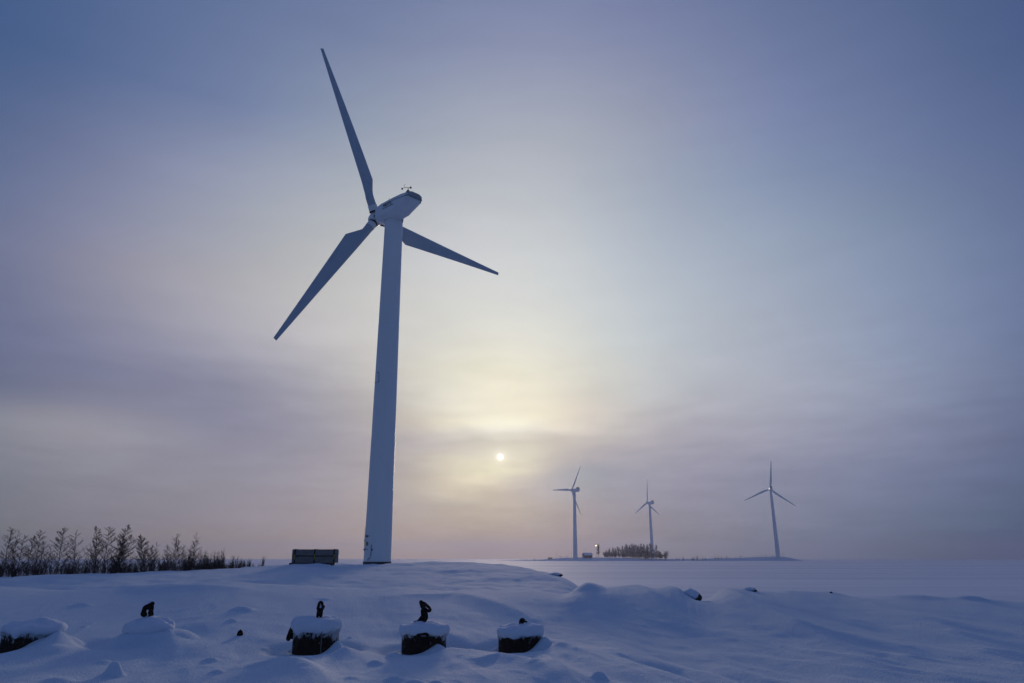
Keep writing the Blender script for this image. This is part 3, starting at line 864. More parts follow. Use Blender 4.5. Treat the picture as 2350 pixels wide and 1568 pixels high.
for k in range(3):
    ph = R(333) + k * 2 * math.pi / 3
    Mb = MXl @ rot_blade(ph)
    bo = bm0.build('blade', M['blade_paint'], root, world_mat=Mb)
    mb = MB(); mb.lathe([(.515, .98), (.54, 1.0), (.54, 1.62), (.515, 1.64)], 32)
    mb.build('root_collar', M['white_paint'], bo)
    mb = MB(); mb.lathe([(.50, .80), (.575, .82), (.575, .97), (.50, .99)], 32)
    mb.build('pitch_bearing', M['dark_seam'], bo)


# ---- the far turbines
def far_turbine(hub_rel, yaw, ph, Rr, base_px, dark, label):
    hub = Vector((hub_rel[0], hub_rel[1], hub_rel[2] + CAMZ))
    n, r, u, MX = frame(hub, yaw, R(4))
    bp_ = at(base_px[0], base_px[1], hub_rel[1])
    tx = (hub + (-n) * 4.0)
    b0 = Vector((tx.x * .35 + bp_.x * .65, tx.y, bp_.z))
    root = empty('wind_turbine', b0)
    tag(root, label, 'wind turbine', 'wind turbines far off across the ice')
    H = hub.z - 1.7 - b0.z
    mb = MB(); k_ = []
    for q in range(0, 13):
        k_.append((2.45 + (1.35 - 2.45) * q / 12, -2.5 + (H + 2.5) * q / 12))
    mb.lathe(k_, 32)
    # lean the shaft axis to the nacelle
    top = tx - b0
    vs = []
    for (x, y, z) in mb.v:
        q = max(0, z / H); vs.append((x + (top.x) * q, y + top.y * q, z))
    mb.v = vs
    mb.build('tower', M['far_paint'], root)
    Ml = Matrix.Translation(-b0) @ MX
    mb = MB()
    def s2(a, hw, zt, zb): return [(a, -hw * .7, zt), (a, -hw, zt - .6), (a, -hw, zb + .7), (a, -hw * .6, zb), (a, hw * .6, zb), (a, hw, zb + .7), (a, hw, zt - .6), (a, hw * .7, zt)]
    loft(mb, [s2(1.2, 1.1, 1.1, -1.2), s2(2.4, 1.5, 1.5, -1.7), s2(5.5, 1.75, 1.7, -1.9), s2(8.6, 1.75, 1.9, -1.7), s2(10.4, 1.5, 1.8, -1.0)], 8)
    mb.build('nacelle', M['far_paint'], root, world_mat=Ml)
    mb = MB(); loft(mb, [s2(7.6, 1.2, 3.0, 1.3), s2(8.2, 1.3, 3.5, 1.2), s2(9.8, 1.25, 3.3, 1.2), s2(10.6, 1.1, 2.4, .9)], 8)
    mb.build('cooler_hood', M['grille'], root, world_mat=Ml)
    mb = MB(); hb = [[(a, rr_ * math.cos(2 * math.pi * k / 20), rr_ * math.sin(2 * math.pi * k / 20)) for k in range(20)] for (rr_, a) in ((.1, -2.2), (.9, -1.9), (1.4, -.9), (1.5, .3), (1.2, 1.2))]
    loft(mb, hb, 20); mb.build('hub', M['far_paint'], root, world_mat=Ml)
    bm_ = blade_mesh(Rr, 1, 2.5, .75, R(12), .5, rc=(.05, .09, .22))
    for k in range(3):
        bm_.build('blade', M['far_paint'], root, world_mat=Ml @ rot_blade(ph + k * 2 * math.pi / 3))
    return root


S = 830 / 520.
far_turbine((41.19 * S, 520 * S, 45.28 * S), R(44.5), R(26.6), 19.35 * S, (1319, 1279), 0, 'far white turbine beside the small hut, with one blade level to the left')
far_turbine((114.4 * S, 640 * S, 45.2 * S), R(41.7), R(358.9), 19.24 * S, (1497, 1281), 0, 'smallest far turbine, its foot hidden behind the grove of bare trees')
far_turbine((178.36 * S, 520 * S, 46.1 * S), R(-13), R(6.7), 19.48 * S, (1784, 1277), 0, 'far turbine at the right end of the spit, seen from straight behind')


# ------------------------------------------------------------------ mooring blocks with chains
def link_path(c, d, wdir, L, Wd):
    d = Vector(d).normalized(); w = Vector(wdir); w = (w - d * w.dot(d)).normalized()
    r_ = Wd / 2; h = L / 2 - r_; P = []
    for k in range(9): a = math.pi * k / 8; P.append(c + d * (h + r_ * math.sin(a)) + w * r_ * math.cos(a))
    for k in range(9): a = math.pi * k / 8; P.append(c - d * (h + r_ * math.sin(a)) - w * r_ * math.cos(a))
    P.append(P[0].copy())
    return P


def ring_tube(mb, P, r_, n=10):
    pts_ = P[:-1]; m_ = len(pts_); vs = []
    nrm = (pts_[m_ // 4] - pts_[0]).cross(pts_[m_ // 2] - pts_[0]).normalized()
    for i in range(m_):
        d = (pts_[(i + 1) % m_] - pts_[i - 1]).normalized(); a = nrm; b_ = d.cross(a)
        for k in range(n):
            t_ = 2 * math.pi * k / n; vs.append(pts_[i] + (a * math.cos(t_) + b_ * math.sin(t_)) * r_ * (1 + .06 * math.sin(i * 2.3 + k)))
    fs = [(i * n + k, i * n + (k + 1) % n, ((i + 1) % m_) * n + (k + 1) % n, ((i + 1) % m_) * n + k) for i in range(m_) for k in range(n)]
    mb.add(vs, fs)


def cap_mesh(r0, hcap, seed, overhang=.03, drop=.02, lumps=(), dome=.12):
    K, J = 72, 22
    rn = np.random.RandomState(seed)
    ph_ = rn.rand(8) * 6.28
    vs = []; fs = []
    prof = []
    for j in range(J):
        q = j / (J - 1)
        if q < .62:
            rr_ = q / .62 * .86; zz = hcap * (1 - dome * (rr_ / .86) ** 2)
        else:
            a = (q - .62) / .38 * math.radians(150)
            rr_ = .86 + .17 * math.sin(a); zz = hcap * (1 - dome) - (hcap * (1 - dome) + drop) * (1 - math.cos(a)) / (1 - math.cos(math.radians(150)))
        prof.append((rr_, zz, q))
    for j, (rr_, zz, q) in enumerate(prof):
        for k in range(K):
            a = 2 * math.pi * k / K
            w = 1 + .03 * math.sin(2 * a + ph_[0]) + .022 * math.sin(3 * a + ph_[1]) + .012 * math.sin(7 * a + ph_[2])
            e = np.array([math.cos(a) * 2.2 * rr_ + seed * 3.1]), np.array([math.sin(a) * 2.2 * rr_ + 5.])
            nn = float(fbm(e[0], e[1], seed, 3)[0])
            z = zz + nn * .06
            if q > .75: z -= .06 * max(0, float(vnoise(np.array([math.cos(a) * 3.3 + 9]), np.array([math.sin(a) * 3.3 + seed * 1.7]), seed)[0])) * (q - .75) / .25 * 2.0
            x, y = (r0 + overhang) * rr_ * w * math.cos(a), (r0 + overhang) * rr_ * w * math.sin(a)
            for lx, ly, lr, lh in lumps:
                z += lh * math.exp(-((x - lx) ** 2 + (y - ly) ** 2) / lr ** 2) * (1 if q < .8 else 0)
            vs.append((x, y, z))
    for j in range(J - 1):
        for k in range(K):
            fs.append((j * K + k, j * K + (k + 1) % K, (j + 1) * K + (k + 1) % K, (j + 1) * K + k))
    fs = [f[::-1] for f in fs]
    mb = MB(); mb.add(vs, fs); mb.f.append(tuple(range(K))); mb.f.append(tuple(range((J - 1) * K, J * K))[::-1])
    return mb


BL = ['leftmost mooring block, half buried, a dark wedge of its side showing at the picture edge',
      'mooring block almost wholly drifted over, a two-stranded chain rising from its snow',
      'mooring block with the tallest dark side, a lug on its left and a short chain',
      'snow-capped mooring block with the longest chain standing up and bending over',
      'rightmost mooring block, only one rounded chain link showing above its snow cap']
LINKS = [  # per block: picture-plane links: centre px,py ; direction angle from up (deg, + = right) ; roll of the link face ; length px
    [],
    [(345.5, 1390, 40, 72, 16), (347, 1400, 4, 87, 20), (346, 1414, 2, 86, 20), (331, 1402, 12, 87, 20), (333, 1415, -3, 87, 16), (340, 1390, 62, 84, 14)],
    [(734.5, 1391, 12, 45, 17), (732, 1401, -8, 92, 20), (733, 1410, 4, 60, 22), (738, 1398, 28, 78, 14)],
    [(968, 1388, -20, 72, 15), (977, 1393, -50, 62, 26), (973, 1401, 2, 92, 25), (974, 1410, -8, 50, 26), (965, 1422, 38, 76, 22), (975.5, 1421, 2, 92, 28), (958, 1429, 74, 60, 16)],
    [(1198, 1433, 4, 40, 22), (1200, 1434, 8, 75, 22), (1204, 1437, 20, 70, 18), (1212, 1439, 62, 80, 18), (1200, 1440, 30, 80, 18)],
]
for i, q in enumerate(BOL):
    loc = Vector((q['x'], q['y'], -.25))
    root = empty('mooring_block', loc); tag(root, BL[i], 'mooring block', 'snow-capped mooring blocks in a row in the foreground')
    r0 = q['r'] - .03; zt = q['zt'] + .25
    rnn = random.Random(i + 3)
    mb = MB()
    def wob(rr_, z, a, j, s=i):
        return rr_ * (1 + .012 * math.sin(3 * a + s) + .008 * math.sin(9 * a + 2 * s + z * 9)), z
    mb.lathe([(r0 * .9, 0), (r0 * .97, .06), (r0 * .975, zt * .5), (r0 * .985, zt - .09), (r0 * 1.0, zt - .07), (r0 * 1.02, zt - .06), (r0 * 1.02, zt - .005), (r0 * .99, zt + .01), (r0 * .4, zt + .02)], 72, wob=wob)
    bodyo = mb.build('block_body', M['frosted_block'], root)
    if i == 2:
        mb = MB(); ring_tube(mb, link_path(Vector((-r0 - .02, -.12, zt - .06)), (-.3, 0, -.9), (0, 1, .2), .26, .17), .042); mb.box((-r0 + .02, -.1, zt - .10), (.14, .12, .16)); mb.build('side_lug', M['rust_chain'], root)
        mb = MB(); mb.tube([(.215, -r0 * .908, .0), (.215, -r0 * .912, zt)], .010, 6); mb.build('weld_seam', M['panel'], root)
    if i == 3:
        mb = MB(); ring_tube(mb, link_path(Vector((.02, -r0 - .02, zt - .05)), (1, 0, .1), (0, .1, 1), .22, .13), .03); mb.box((.12, -r0 - .0, zt - .08), (.26, .08, .08)); mb.build('side_lug', M['rust_chain'], root)
    cap = cap_mesh(r0, q['cap'], i + 2, drop=.05 if i == 1 else .01, dome=[.40, .42, .18, .16, .20][i], lumps=[[], [], [(-.30, 0, .22, .03)], [], [(.3, -.1, .3, .05), (-.2, .2, .2, .03)]][i])
    cap.build('snow_cap', M['cap_snow'], root, loc=(0, 0, zt - .01))
    for (lx, ly, ang_, roll, Lp) in LINKS[i]:
        c = at(lx, ly, q['Y'] - .0) - loc
        L = Lp / 1700 * 15.4; a = R(ang_)
        d = Vector((math.sin(a), 0, math.cos(a)))
        w = Vector((math.cos(R(roll)) * math.cos(a), math.sin(R(roll)), -math.cos(R(roll)) * math.sin(a)))
        c = c + Vector((0, rnn.uniform(-.012, .012), 0))
        mb = MB(); ring_tube(mb, link_path(c, d, w, L * .98, L * .50), .029); mb.build('chain_link', M['rust_chain'], root)
        if i in (1, 2) and lx in (345.5, 738):
            mb = MB(); cc = c + Vector((.0, -.02, .045 if i == 1 else .02)); mb.lathe([(.01, 0), (.035, .0), (.042, .02), (.025, .045), (.005, .05)], 12, cc, wob=lambda r1, z1, a1, j1: (r1 * (1 + .25 * math.sin(2 * a1)), z1))
            mb.build('link_snow', M['cap_snow'], root)


# ------------------------------------------------------------------ strapped stack of panels
Ys = 62.0
pl = at(668.5, 1292, Ys); pr = at(771.5, 1292, Ys); zt = at(720, 1261, Ys).z; zb = pl.z
Wp = pr.x - pl.x; Hp = zt - zb
gz = ter((pl.x + pr.x) / 2, Ys)
root = empty('panel_stack', ((pl.x + pr.x) / 2, Ys, zb)); tag(root, 'two long grey panels stacked under black and yellow straps left of the large turbine', 'stacked panels')
gap = Hp * .07
h1 = Hp * .47
mb = MB(); mb.box((0, .35, h1 / 2), (Wp, .7, h1)); mb.box((-Wp * .475, .352, h1 + gap / 2), (Wp * .048, .68, gap)); mb.box((Wp * .475, .352, h1 + gap / 2), (Wp * .048, .68, gap)); o1 = mb.build('panel', M['panel'], root, smooth=False, bevel=.02)
mb = MB(); mb.box((0, .35, h1 + gap + (Hp - h1 - gap) / 2), (Wp, .7, Hp - h1 - gap)); mb.build('panel', M['panel'], root, smooth=False, bevel=.02)
for x in (-Wp * .40, 0, Wp * .40):
    mb = MB(); mb.box((x, .36, h1 + gap / 2), (.12, .6, gap)); mb.build('spacer', M['strap_black'], root, smooth=False)
mb = MB(); mb.box((0, .4, h1 + gap / 2), (Wp * .9, .25, gap * .98)); mb.build('spacer', M['strap_black'], root, smooth=False)
for px in (676.5, 721.8, 766.5):
    x = at(px, 1277, Ys).x - (pl.x + pr.x) / 2
    so = MB(); so.box((x, -.016, Hp * .5), (.105, .03, Hp)); so.box((x, .35, Hp + .012), (.105, .76, .024)); s1 = so.build('strap', M['strap_black'], root, smooth=False)
    mb = MB(); mb.box((x + .01, -.034, Hp * .44), (.065, .018, Hp * .36)); mb.build('strap_webbing', M['strap_yellow'], s1, smooth=False)
mb = MB()
for dy in (.05, .35, .65): mb.box((-.22, dy, -.07), (Wp - .1, .12, .13))
for dx in (-1.6, -.75, 0, .75, 1.4): mb.box((dx, .35, -.16), (.14, .8, .1))
mb.build('pallet', M['old_wood'], root, smooth=False)


# ------------------------------------------------------------------ bare trees and shrubs
def plant(seed, H, lean=0.0, dens=1.0, spread=.32, stems=1, tr=.02, twr=.006, sides=3, leaves=0, droop=0., topbare=.1, up=.8, q0=.06, fall=.7):
    """returns trunk MB and branch MB, base at origin"""
    rn = random.Random(seed); T = MB(); B = MB()
    for s in range(stems):
        a0 = rn.uniform(0, 6.28); sp = 0 if stems == 1 else .10
        hh = H * (1 if s == 0 else rn.uniform(.65, .95))
        n = 9; P = []; x = y = 0
        lx = lean * H + math.cos(a0) * sp * hh; ly = math.sin(a0) * sp * hh
        for k in range(n + 1):
            q = k / n
            P.append(Vector((lx * q ** 1.3 + x, ly * q ** 1.3 + y, hh * q)))
            x += rn.uniform(-.018, .018) * hh; y += rn.uniform(-.018, .018) * hh
        rsd = [max(tr * hh * (1 - .86 * k / n), twr) for k in range(n + 1)]
        T.tube([P[0] - Vector((0, 0, .05 * H))] + P, [rsd[0] * 1.1] + rsd, 6)
        nb = int(26 * dens)
        for b_ in range(nb):
            q = q0 + (.96 - q0) * (b_ + rn.random()) / nb
            fi = q * n; i0 = min(int(fi), n - 1); p0 = P[i0].lerp(P[i0 + 1], fi - i0)
            L = hh * spread * (1 - q) ** fall * rn.uniform(.5, 1.15) + .04 * hh
            if q > 1 - topbare: L *= .6
            a = rn.uniform(0, 6.28); e = rn.uniform(.35, .95) * up
            d = Vector((math.cos(a) * math.cos(e), math.sin(a) * math.cos(e), math.sin(e)))
            Q = [p0]; dd = d.copy()
            for k in range(4):
                dd = (dd + Vector((rn.uniform(-.22, .22), rn.uniform(-.22, .22), rn.uniform(-.05, .28) - droop))).normalized()
                Q.append(Q[-1] + dd * L / 4)
            B.tube(Q, [max(tr * hh * .28 * (1 - k / 4.5), twr) for k in range(5)], sides, cap=False)
            nt_ = int(rn.uniform(4, 8))
            for t_ in range(nt_):
                f = .2 + .8 * (t_ + rn.random()) / nt_; i1 = min(int(f * 4), 3); pp = Q[i1].lerp(Q[i1 + 1], f * 4 - i1)
                a2 = rn.uniform(0, 6.28); l2 = L * rn.uniform(.18, .42)
                d2 = (dd * .6 + Vector((math.cos(a2), math.sin(a2), rn.uniform(-.1, .9) - droop))).normalized()
                mid = pp + d2 * l2 * .5; en = mid + (d2 + Vector((0, 0, .3 - droop))).normalized() * l2 * .5
                B.tube([pp, mid, en], [twr, twr * .8, twr * .6], sides, cap=False)
                for w_ in range(leaves):
                    f2 = rn.random(); c = pp.lerp(en, f2) + Vector((rn.uniform(-1, 1), rn.uniform(-1, 1), rn.uniform(-1.2, .6))) * twr * 3
                    s_ = twr * rn.uniform(1.5, 3.2)
                    v3 = [c + Vector((rn.uniform(-1, 1), rn.uniform(-1, 1), rn.uniform(-1, 1))) * s_ for _ in range(3)]
                    B.add(v3, [(0, 1, 2)])
    return T, B


def bush(seed, H, n=16, fan=.5, tr=.007, twr=.006, tw=7, leaves=0):
    """many rods rising from one root; returns rods and side twigs"""
    rn = random.Random(seed); T = MB(); B = MB()
    for s in range(n):
        a = rn.uniform(0, 6.28); f = rn.uniform(.05, 1) * fan; hh = H * rn.uniform(.45, 1.0)
        P = [Vector((0, 0, -.1))]; d = Vector((math.cos(a) * f, math.sin(a) * f, 1)).normalized()
        for k in range(5):
            d = (d + Vector((rn.uniform(-.1, .1), rn.uniform(-.1, .1), .06))).normalized(); P.append(P[-1] + d * hh / 5)
        T.tube(P, [max(tr * (1 - k / 6.5), twr * .8) for k in range(6)], 3, cap=False)
        for k in range(tw):
            q = rn.uniform(.25, .98); fi = q * 5; i0 = min(int(fi), 4); p = P[i0].lerp(P[i0 + 1], fi - i0); a2 = rn.uniform(0, 6.28)
            d2 = (d * 1.0 + Vector((math.cos(a2), math.sin(a2), 0)) * rn.uniform(.4, 1.1)).normalized(); l2 = H * rn.uniform(.08, .26) * (1.15 - q)
            m_ = p + d2 * l2 * .5; e = m_ + (d2 + Vector((0, 0, .25))).normalized() * l2 * .5
            B.tube([p, m_, e], [twr, twr * .85, twr * .6], 3, cap=False)
            for w_ in range(leaves):
                c = p.lerp(e, rn.random()); s_ = twr * rn.uniform(2, 4); B.add([c + Vector((rn.uniform(-1, 1), rn.uniform(-1, 1), rn.uniform(-1, 1))) * s_ for _ in range(3)], [(0, 1, 2)])
    return T, B


def base_at(px, back):
    """ground point just behind the crest of the far bank, in the direction px"""
    d = ray(px, 1300); a = math.atan2(d.x, d.y)
    rr_ = float(np.interp(a, aA, rA)) + back
    x, y = rr_ * math.sin(a), rr_ * math.cos(a)
    return Vector((x, y, ter(x, y)))


TREES = [  # top px, top py, base px, kwargs, label
    (6, 1208, 8, dict(lean=0, dens=1.1, leaves=1), 'bare sapling at the left edge of the picture, the first of the thicket'),
    (47, 1227, 40, dict(lean=.05, dens=.8, leaves=0), 'thin bare sapling, second from the left edge'),
    (69, 1228, 62, dict(lean=.04, dens=1., leaves=2), 'leafy-tipped sapling, third from the left edge'),
    (88, 1215, 80, dict(lean=.05, dens=1.1, leaves=2), 'sapling with drooping twigs, fourth from the left edge'),
    (133, 1209, 132, dict(lean=0, dens=1.4, leaves=2, spread=.42), 'broad-skirted pointed sapling standing alone left of the dense clump'),
    (161, 1216, 168, dict(lean=-.05, dens=.8, leaves=0), 'sparse sapling with a bare tip just right of the broad-skirted one'),
    (202, 1205, 217, dict(lean=-.13, dens=1.5, leaves=4, spread=.24), 'dark sapling bent to the left at its top'),
    (235, 1207, 236, dict(lean=0, dens=1.3, leaves=1), 'upright fine-twigged sapling between the bent one and the tallest'),
    (272, 1201, 266, dict(lean=.05, dens=1.6, leaves=5, stems=2, spread=.26), 'tallest sapling of the thicket, twin-stemmed and dark'),
    (294, 1225, 281, dict(lean=.12, dens=1.1, leaves=3), 'sapling leaning right against the tallest one'),
    (309, 1226, 333, dict(lean=-.22, dens=2.0, leaves=5, spread=.36), 'densest bush-like sapling, arching to the left'),
    (349, 1250, 344, dict(lean=.03, dens=1.2, leaves=1), 'short dark sapling at the right foot of the arching one'),
    (384, 1249, 382, dict(lean=0, dens=1.0, leaves=0, stems=2), 'small twin-stemmed sapling right of the dense clump'),
    (403, 1237, 402, dict(lean=0, dens=1.2, leaves=1, spread=.26), 'slender sapling that stands highest right of the dense clump'),
    (434, 1262, 430, dict(lean=0, dens=1., leaves=0, stems=3), 'low many-stemmed sapling right of the slender one'),
    (470, 1262, 462, dict(lean=.03, dens=.9, leaves=0, stems=3), 'group of thin rods fanning upward near the thinning end of the thicket'),
    (507, 1263, 510, dict(lean=-.02, dens=1.1, leaves=0, stems=3, spread=.45), 'small fan-shaped shrub with one long middle shoot'),
    (602, 1277, 603, dict(lean=0, dens=.8, leaves=0, stems=3), 'last little sapling at the right end of the thicket'),
]
rt = random.Random(77)
for i, (tx, ty, bx, kw, lab) in enumerate(TREES):
    b0 = base_at(bx, rt.uniform(.6, 3.0))
    top = at(tx, ty, b0.y); H = top.z - b0.z
    if kw.get('stems', 1) >= 3:
        T, B = bush(100 + i, H * 1.3, n=14, fan=.34, tr=.008, twr=.0065, tw=9)
    else: T, B = plant(100 + i, H, tr=.0085, twr=.009, **{**dict(spread=.38, up=.55, fall=.8), **kw, 'dens': kw['dens'] * 1.8 * min(1, H / 2.6), 'leaves': kw['leaves']})
    root = empty('bare_sapling', b0); tag(root, lab, 'bare tree')
    T.build('trunk', M['bark'], root); B.build('crown', M['twig'], root, smooth=False)
# thin saplings filling the gaps
thin = []
for i in range(22):
    b0 = base_at(rt.uniform(-5, 470), rt.uniform(.5, 4.5))
    if i < 4:
        T, B = plant(900 + i, 2.6, tr=.0075, twr=.0075, lean=[.05, -.06, .02, .10][i], dens=[1.0, .8, 1.2, .9][i], spread=[.34, .28, .40, .3][i], up=.7, fall=.8, leaves=[0, 0, 1, 0][i])
        root = empty('bare_sapling', b0); T.build('trunk', M['bark'], root); B.build('crown', M['twig'], root, smooth=False); thin.append(root)
        tag(root, 'thin bare sapling, lower than the tall ones, filling the thicket on the left', 'bare tree', 'thin low saplings among the tall ones of the thicket')
    else: root = copy_tree(thin[i % 4])
    root.location = b0; k_ = rt.uniform(.55, 1.15) * (1 if b0.x < -22 else .8); root.scale = (k_, k_, k_); root.rotation_euler = (0, 0, rt.uniform(0, 6.28))
# low shrubs between them, copies of six kinds
protos = []
for k in range(6):
    T, B = bush(300 + k, 1.35, n=[16, 20, 12, 18, 14, 22][k], fan=[.5, .7, .35, .6, .8, .5][k], leaves=[0, 1, 2, 0, 1, 1][k])
    root = empty('bare_shrub', (0, 0, 0)); tag(root, 'low leafless shrub in the thicket on the left, behind the crest of the snow bank', 'shrub', 'low bare shrubs of the thicket')
    T.build('stem', M['bark'], root); B.build('crown', M['twig'], root, smooth=False)
    protos.append(root)
cnt = 0
for i in range(88):
    px = rt.uniform(-10, 610) if i < 62 else rt.uniform(480, 612)
    o = protos[cnt] if cnt < 6 else copy_tree(protos[cnt % 6])
    cnt += 1
    b0 = base_at(px, rt.uniform(.3, 5)); o.location = b0 - Vector((0, 0, .1)); o.rotation_euler = (0, 0, rt.uniform(0, 6.28))
    s_ = rt.uniform(.55, 1.25) * (1.35 if 420 < px < 575 else 1) * (1 if px < 450 else max(.4, 1 - (px - 450) / 240)); o.scale = (s_ * 1.1, s_ * 1.1, s_)
# undergrowth nobody could count
mb = MB(); rn = random.Random(9)
for i in range(2600):
    px = rn.uniform(-20, 612) if i < 2100 else rn.uniform(420, 612); d_ = ray(px, 1300); a = math.atan2(d_.x, d_.y)
    rr_ = float(np.interp(a, aA, rA)) + rn.uniform(.2, 6); x, y = rr_ * math.sin(a), rr_ * math.cos(a)
    if i % 8 == 0: zz = ter(x, y)
    h = rn.uniform(.25, .95) * (1 if px < 400 else max(.3, 1 - (px - 400) / 260)); p = Vector((x, y, zz - .1))
    d = Vector((rn.uniform(-.45, .45), rn.uniform(-.45, .45), 1)).normalized()
    e = p + d * h; mb.tube([p, p + d * h * .6 + Vector((0, 0, .02)), e], [.009, .007, .005], 3, cap=False)
    for k in range(4):
        f = rn.uniform(.3, .95); c = p.lerp(e, f); d2 = (d + Vector((rn.uniform(-1, 1), rn.uniform(-1, 1), rn.uniform(-.2, .6)))).normalized(); mb.tube([c, c + d2 * h * rn.uniform(.12, .35)], [.006, .004], 3, cap=False)
o = mb.build('undergrowth', M['twig'], smooth=False); tag(o, 'tangle of thin bare rods along the foot of the thicket on the left', 'undergrowth', kind='stuff')

# small dry weeds on the banks
def weed(px, py, Y, h, label, seed, n=3):
    rn = random.Random(seed); p = at(px, py, Y); p.z = ter(p.x, p.y)
    mb = MB(); mb.tube([(0, 0, -.05), (.01, 0, h * .5), (-.02, 0, h)], [.008, .006, .004], 4)
    for k in range(n * 3):
        f = rn.uniform(.4, 1); a = rn.uniform(0, 6.28); mb.tube([(0, 0, h * f), (math.cos(a) * h * .16, math.sin(a) * h * .16, h * f + h * .10)], [.005, .006], 3)
    o = mb.build('dry_weed', M['twig'], smooth=False); o.location = p; tag(o, label, 'dry weed'); return o
weed(532, 1338, 34, .42, 'single dry stalk in the open snow below the right end of the thicket', 1)
weed(95, 1424, 16.6, .09, 'tiny dark tuft poking out behind the leftmost mooring block', 2)

# ------------------------------------------------------------------ rocks
def rock(px, py, Y, size, name, label, snow=True, seed=0, m='rock', flat=.7):
    rn = random.Random(seed); mb = MB(); c = at(px, py, Y); c.z = ter(c.x, c.y) + size[1] * .15
    n, k_ = 10, 16; vs = []
    ring = []
    k3 = 1.0 if snow else .35
    def rad(a, e): return 1 + k3 * (.16 * math.sin(2 * a + seed) + .12 * math.sin(3 * a + 2.1 * seed + e * 2) + .08 * math.sin(5 * e + a * 4 + seed))
    mb = MB(); prof = []
    for j in range(n):
        e = -math.pi / 2 + math.pi * (j + .5) / n; prof.append((math.cos(e), math.sin(e)))
    mb.lathe(prof, k_, wob=lambda r1, z1, a1, j1: (r1 * size[0] * rad(a1, z1), z1 * size[1] * flat * rad(a1 + 1, z1)))
    root = empty(name, c); tag(root, label, 'rock')
    mb.build('stone', M[m], root, loc=(size[0] * .42 if snow else 0, 0, -size[1] * .05 if snow else 0))
    if snow:
        mb = MB(); mb.lathe(prof, 24, wob=lambda r1, z1, a1, j1: (r1 * size[0] * 1.3 * rad(a1, z1), z1 * size[1] * .62 * rad(a1 + 1, z1)))
        mb.build('snow_cap', M['cap_snow'], root, loc=(-size[0] * .35, -size[0] * .1, size[1] * .30))
    return root
rock(1588, 1363, 25.0, (.21, .27), 'boulder', 'snow-topped boulder on the bank crest with a dark jagged flank and a hollow beside it', seed=3)
rock(1724, 1357, 25.5, (.14, .10), 'boulder', 'small dark-tipped stone on the bank crest, against the ice', seed=5)
rock(1908, 1366, 25.5, (.05, .05), 'stone', 'tiny dark stone tip on the crest right of the other stones', snow=False, seed=6)
rock(553, 1434, 17.2, (.065, .10), 'wooden_stub', 'short dark rounded stub sticking out of the snow between the blocks', snow=False, seed=8, m='rust_chain', flat=1.)
rock(1277, 1313, 60.5, (.34, .20), 'boulder', 'snowy little lump on the slope running down to the ice, right of the large turbine', seed=9)

# ------------------------------------------------------------------ far shore things
def gz_far(px, Y):
    p = at(px, 1282, Y); return Vector((p.x, Y, float(spit(np.array([p.x]), np.array([Y]))[0])))
fp = []
kinds = [dict(H=17, dens=1.5, spread=.27, q0=.1, fall=.62, up=1.2), dict(H=17, dens=1.6, spread=.22, q0=.08, fall=.65, up=1.25), dict(H=15, dens=1.3, spread=.34, q0=.15, fall=.5, up=1.1), dict(H=16, dens=1.0, spread=.19, stems=2, q0=.2, fall=.35, up=1.2), dict(H=10, dens=1.0, spread=.5, stems=3, q0=.1, fall=.3, up=1.2)]
for k, kd in enumerate(kinds):
    kd = dict(kd); H = kd.pop('H'); T, B = plant(500 + k, H, tr=.012, twr=.135, **kd)
    fp.append((T, B, H))
fproto = {}
def far_tree(k, px, py_top, Y, label, group, sc_=1, base=None):
    T, B, H = fp[k]
    b0 = gz_far(px, Y) if base is None else base
    h = at(px, py_top, Y).z - b0.z
    if k not in fproto:
        root = empty('bare_tree', b0); T.build('trunk', M['far_twig'], root); B.build('crown', M['far_twig'], root, smooth=False); fproto[k] = root
    else:
        root = copy_tree(fproto[k]); root.location = b0
    s_ = h / H; root.scale = (s_ * sc_, s_ * sc_, s_); root.rotation_euler = (0, 0, rt.uniform(0, 6.28))
    tag(root, label, 'bare tree')
    if group: root['group'] = group
    elif 'group' in root: del root['group']
    return root
GR = 'leafless trees of the far grove'; GL = 'leafless tree in the dense part of the far grove'
tops = [(1392,1262),(1400,1258),(1408,1257),(1416,1254),(1424,1256),(1430,1252),(1438,1249),(1443,1251),(1449,1248),(1455,1247),(1461,1250),(1468,1251),(1474,1247),(1479,1248),(1485,1256),
        (1412,1262),(1420,1260),(1434,1256),(1446,1255),(1453,1254),(1465,1256),(1472,1255),(1396,1265),(1404,1264),(1482,1262),(1390,1264),(1399,1261),(1409,1260),(1419,1257),(1427,1259),(1440,1254),(1450,1252),(1458,1251),(1463,1254),(1470,1256),(1477,1254),(1488,1263),(1496,1264),(1503,1263),(1510,1266)]
for i, (px, py) in enumerate(tops):
    far_tree(i % 4, px + rt.uniform(-1, 1), py, 836 + rt.uniform(0, 22), GL, GR, sc_=1.15)
for px, py, k, lab in ((1373.5,1248,3,'tall thin far tree beside the lit lamp, apart from the grove'),(1489,1249,1,'narrow far tree standing clear in the gap left of the second turbine tower'),(1505,1247,2,'spreading far tree just left of the smallest turbine tower'),(1514,1252,0,'far tree close to the left side of the smallest turbine tower'),(1526,1250,1,'pointed far tree just right of the smallest turbine tower'),(1546,1267,4,'last round-topped bush-like tree at the right end of the grove')):
    px2 = {1489: 1489, 1505: 1476, 1514: 1482, 1526: 1512, 1546: 1525}.get(px, px)
    far_tree(k, px2 if px < 1380 else {1489:1487,1505:1494.5,1514:1486.5,1526:1507,1546:1527.5}[px], py, 838, lab, None, sc_=1.2)
GS = 'low bare bushes on the spit'
for i in range(40):
    px = rt.uniform(1388, 1534); far_tree(4, px, rt.uniform(1267, 1274) if px < 1515 else rt.uniform(1271, 1277), 836 + rt.uniform(0, 14), 'low bush in the undergrowth at the foot of the far grove', 'bushes at the foot of the far grove', sc_=1.15)
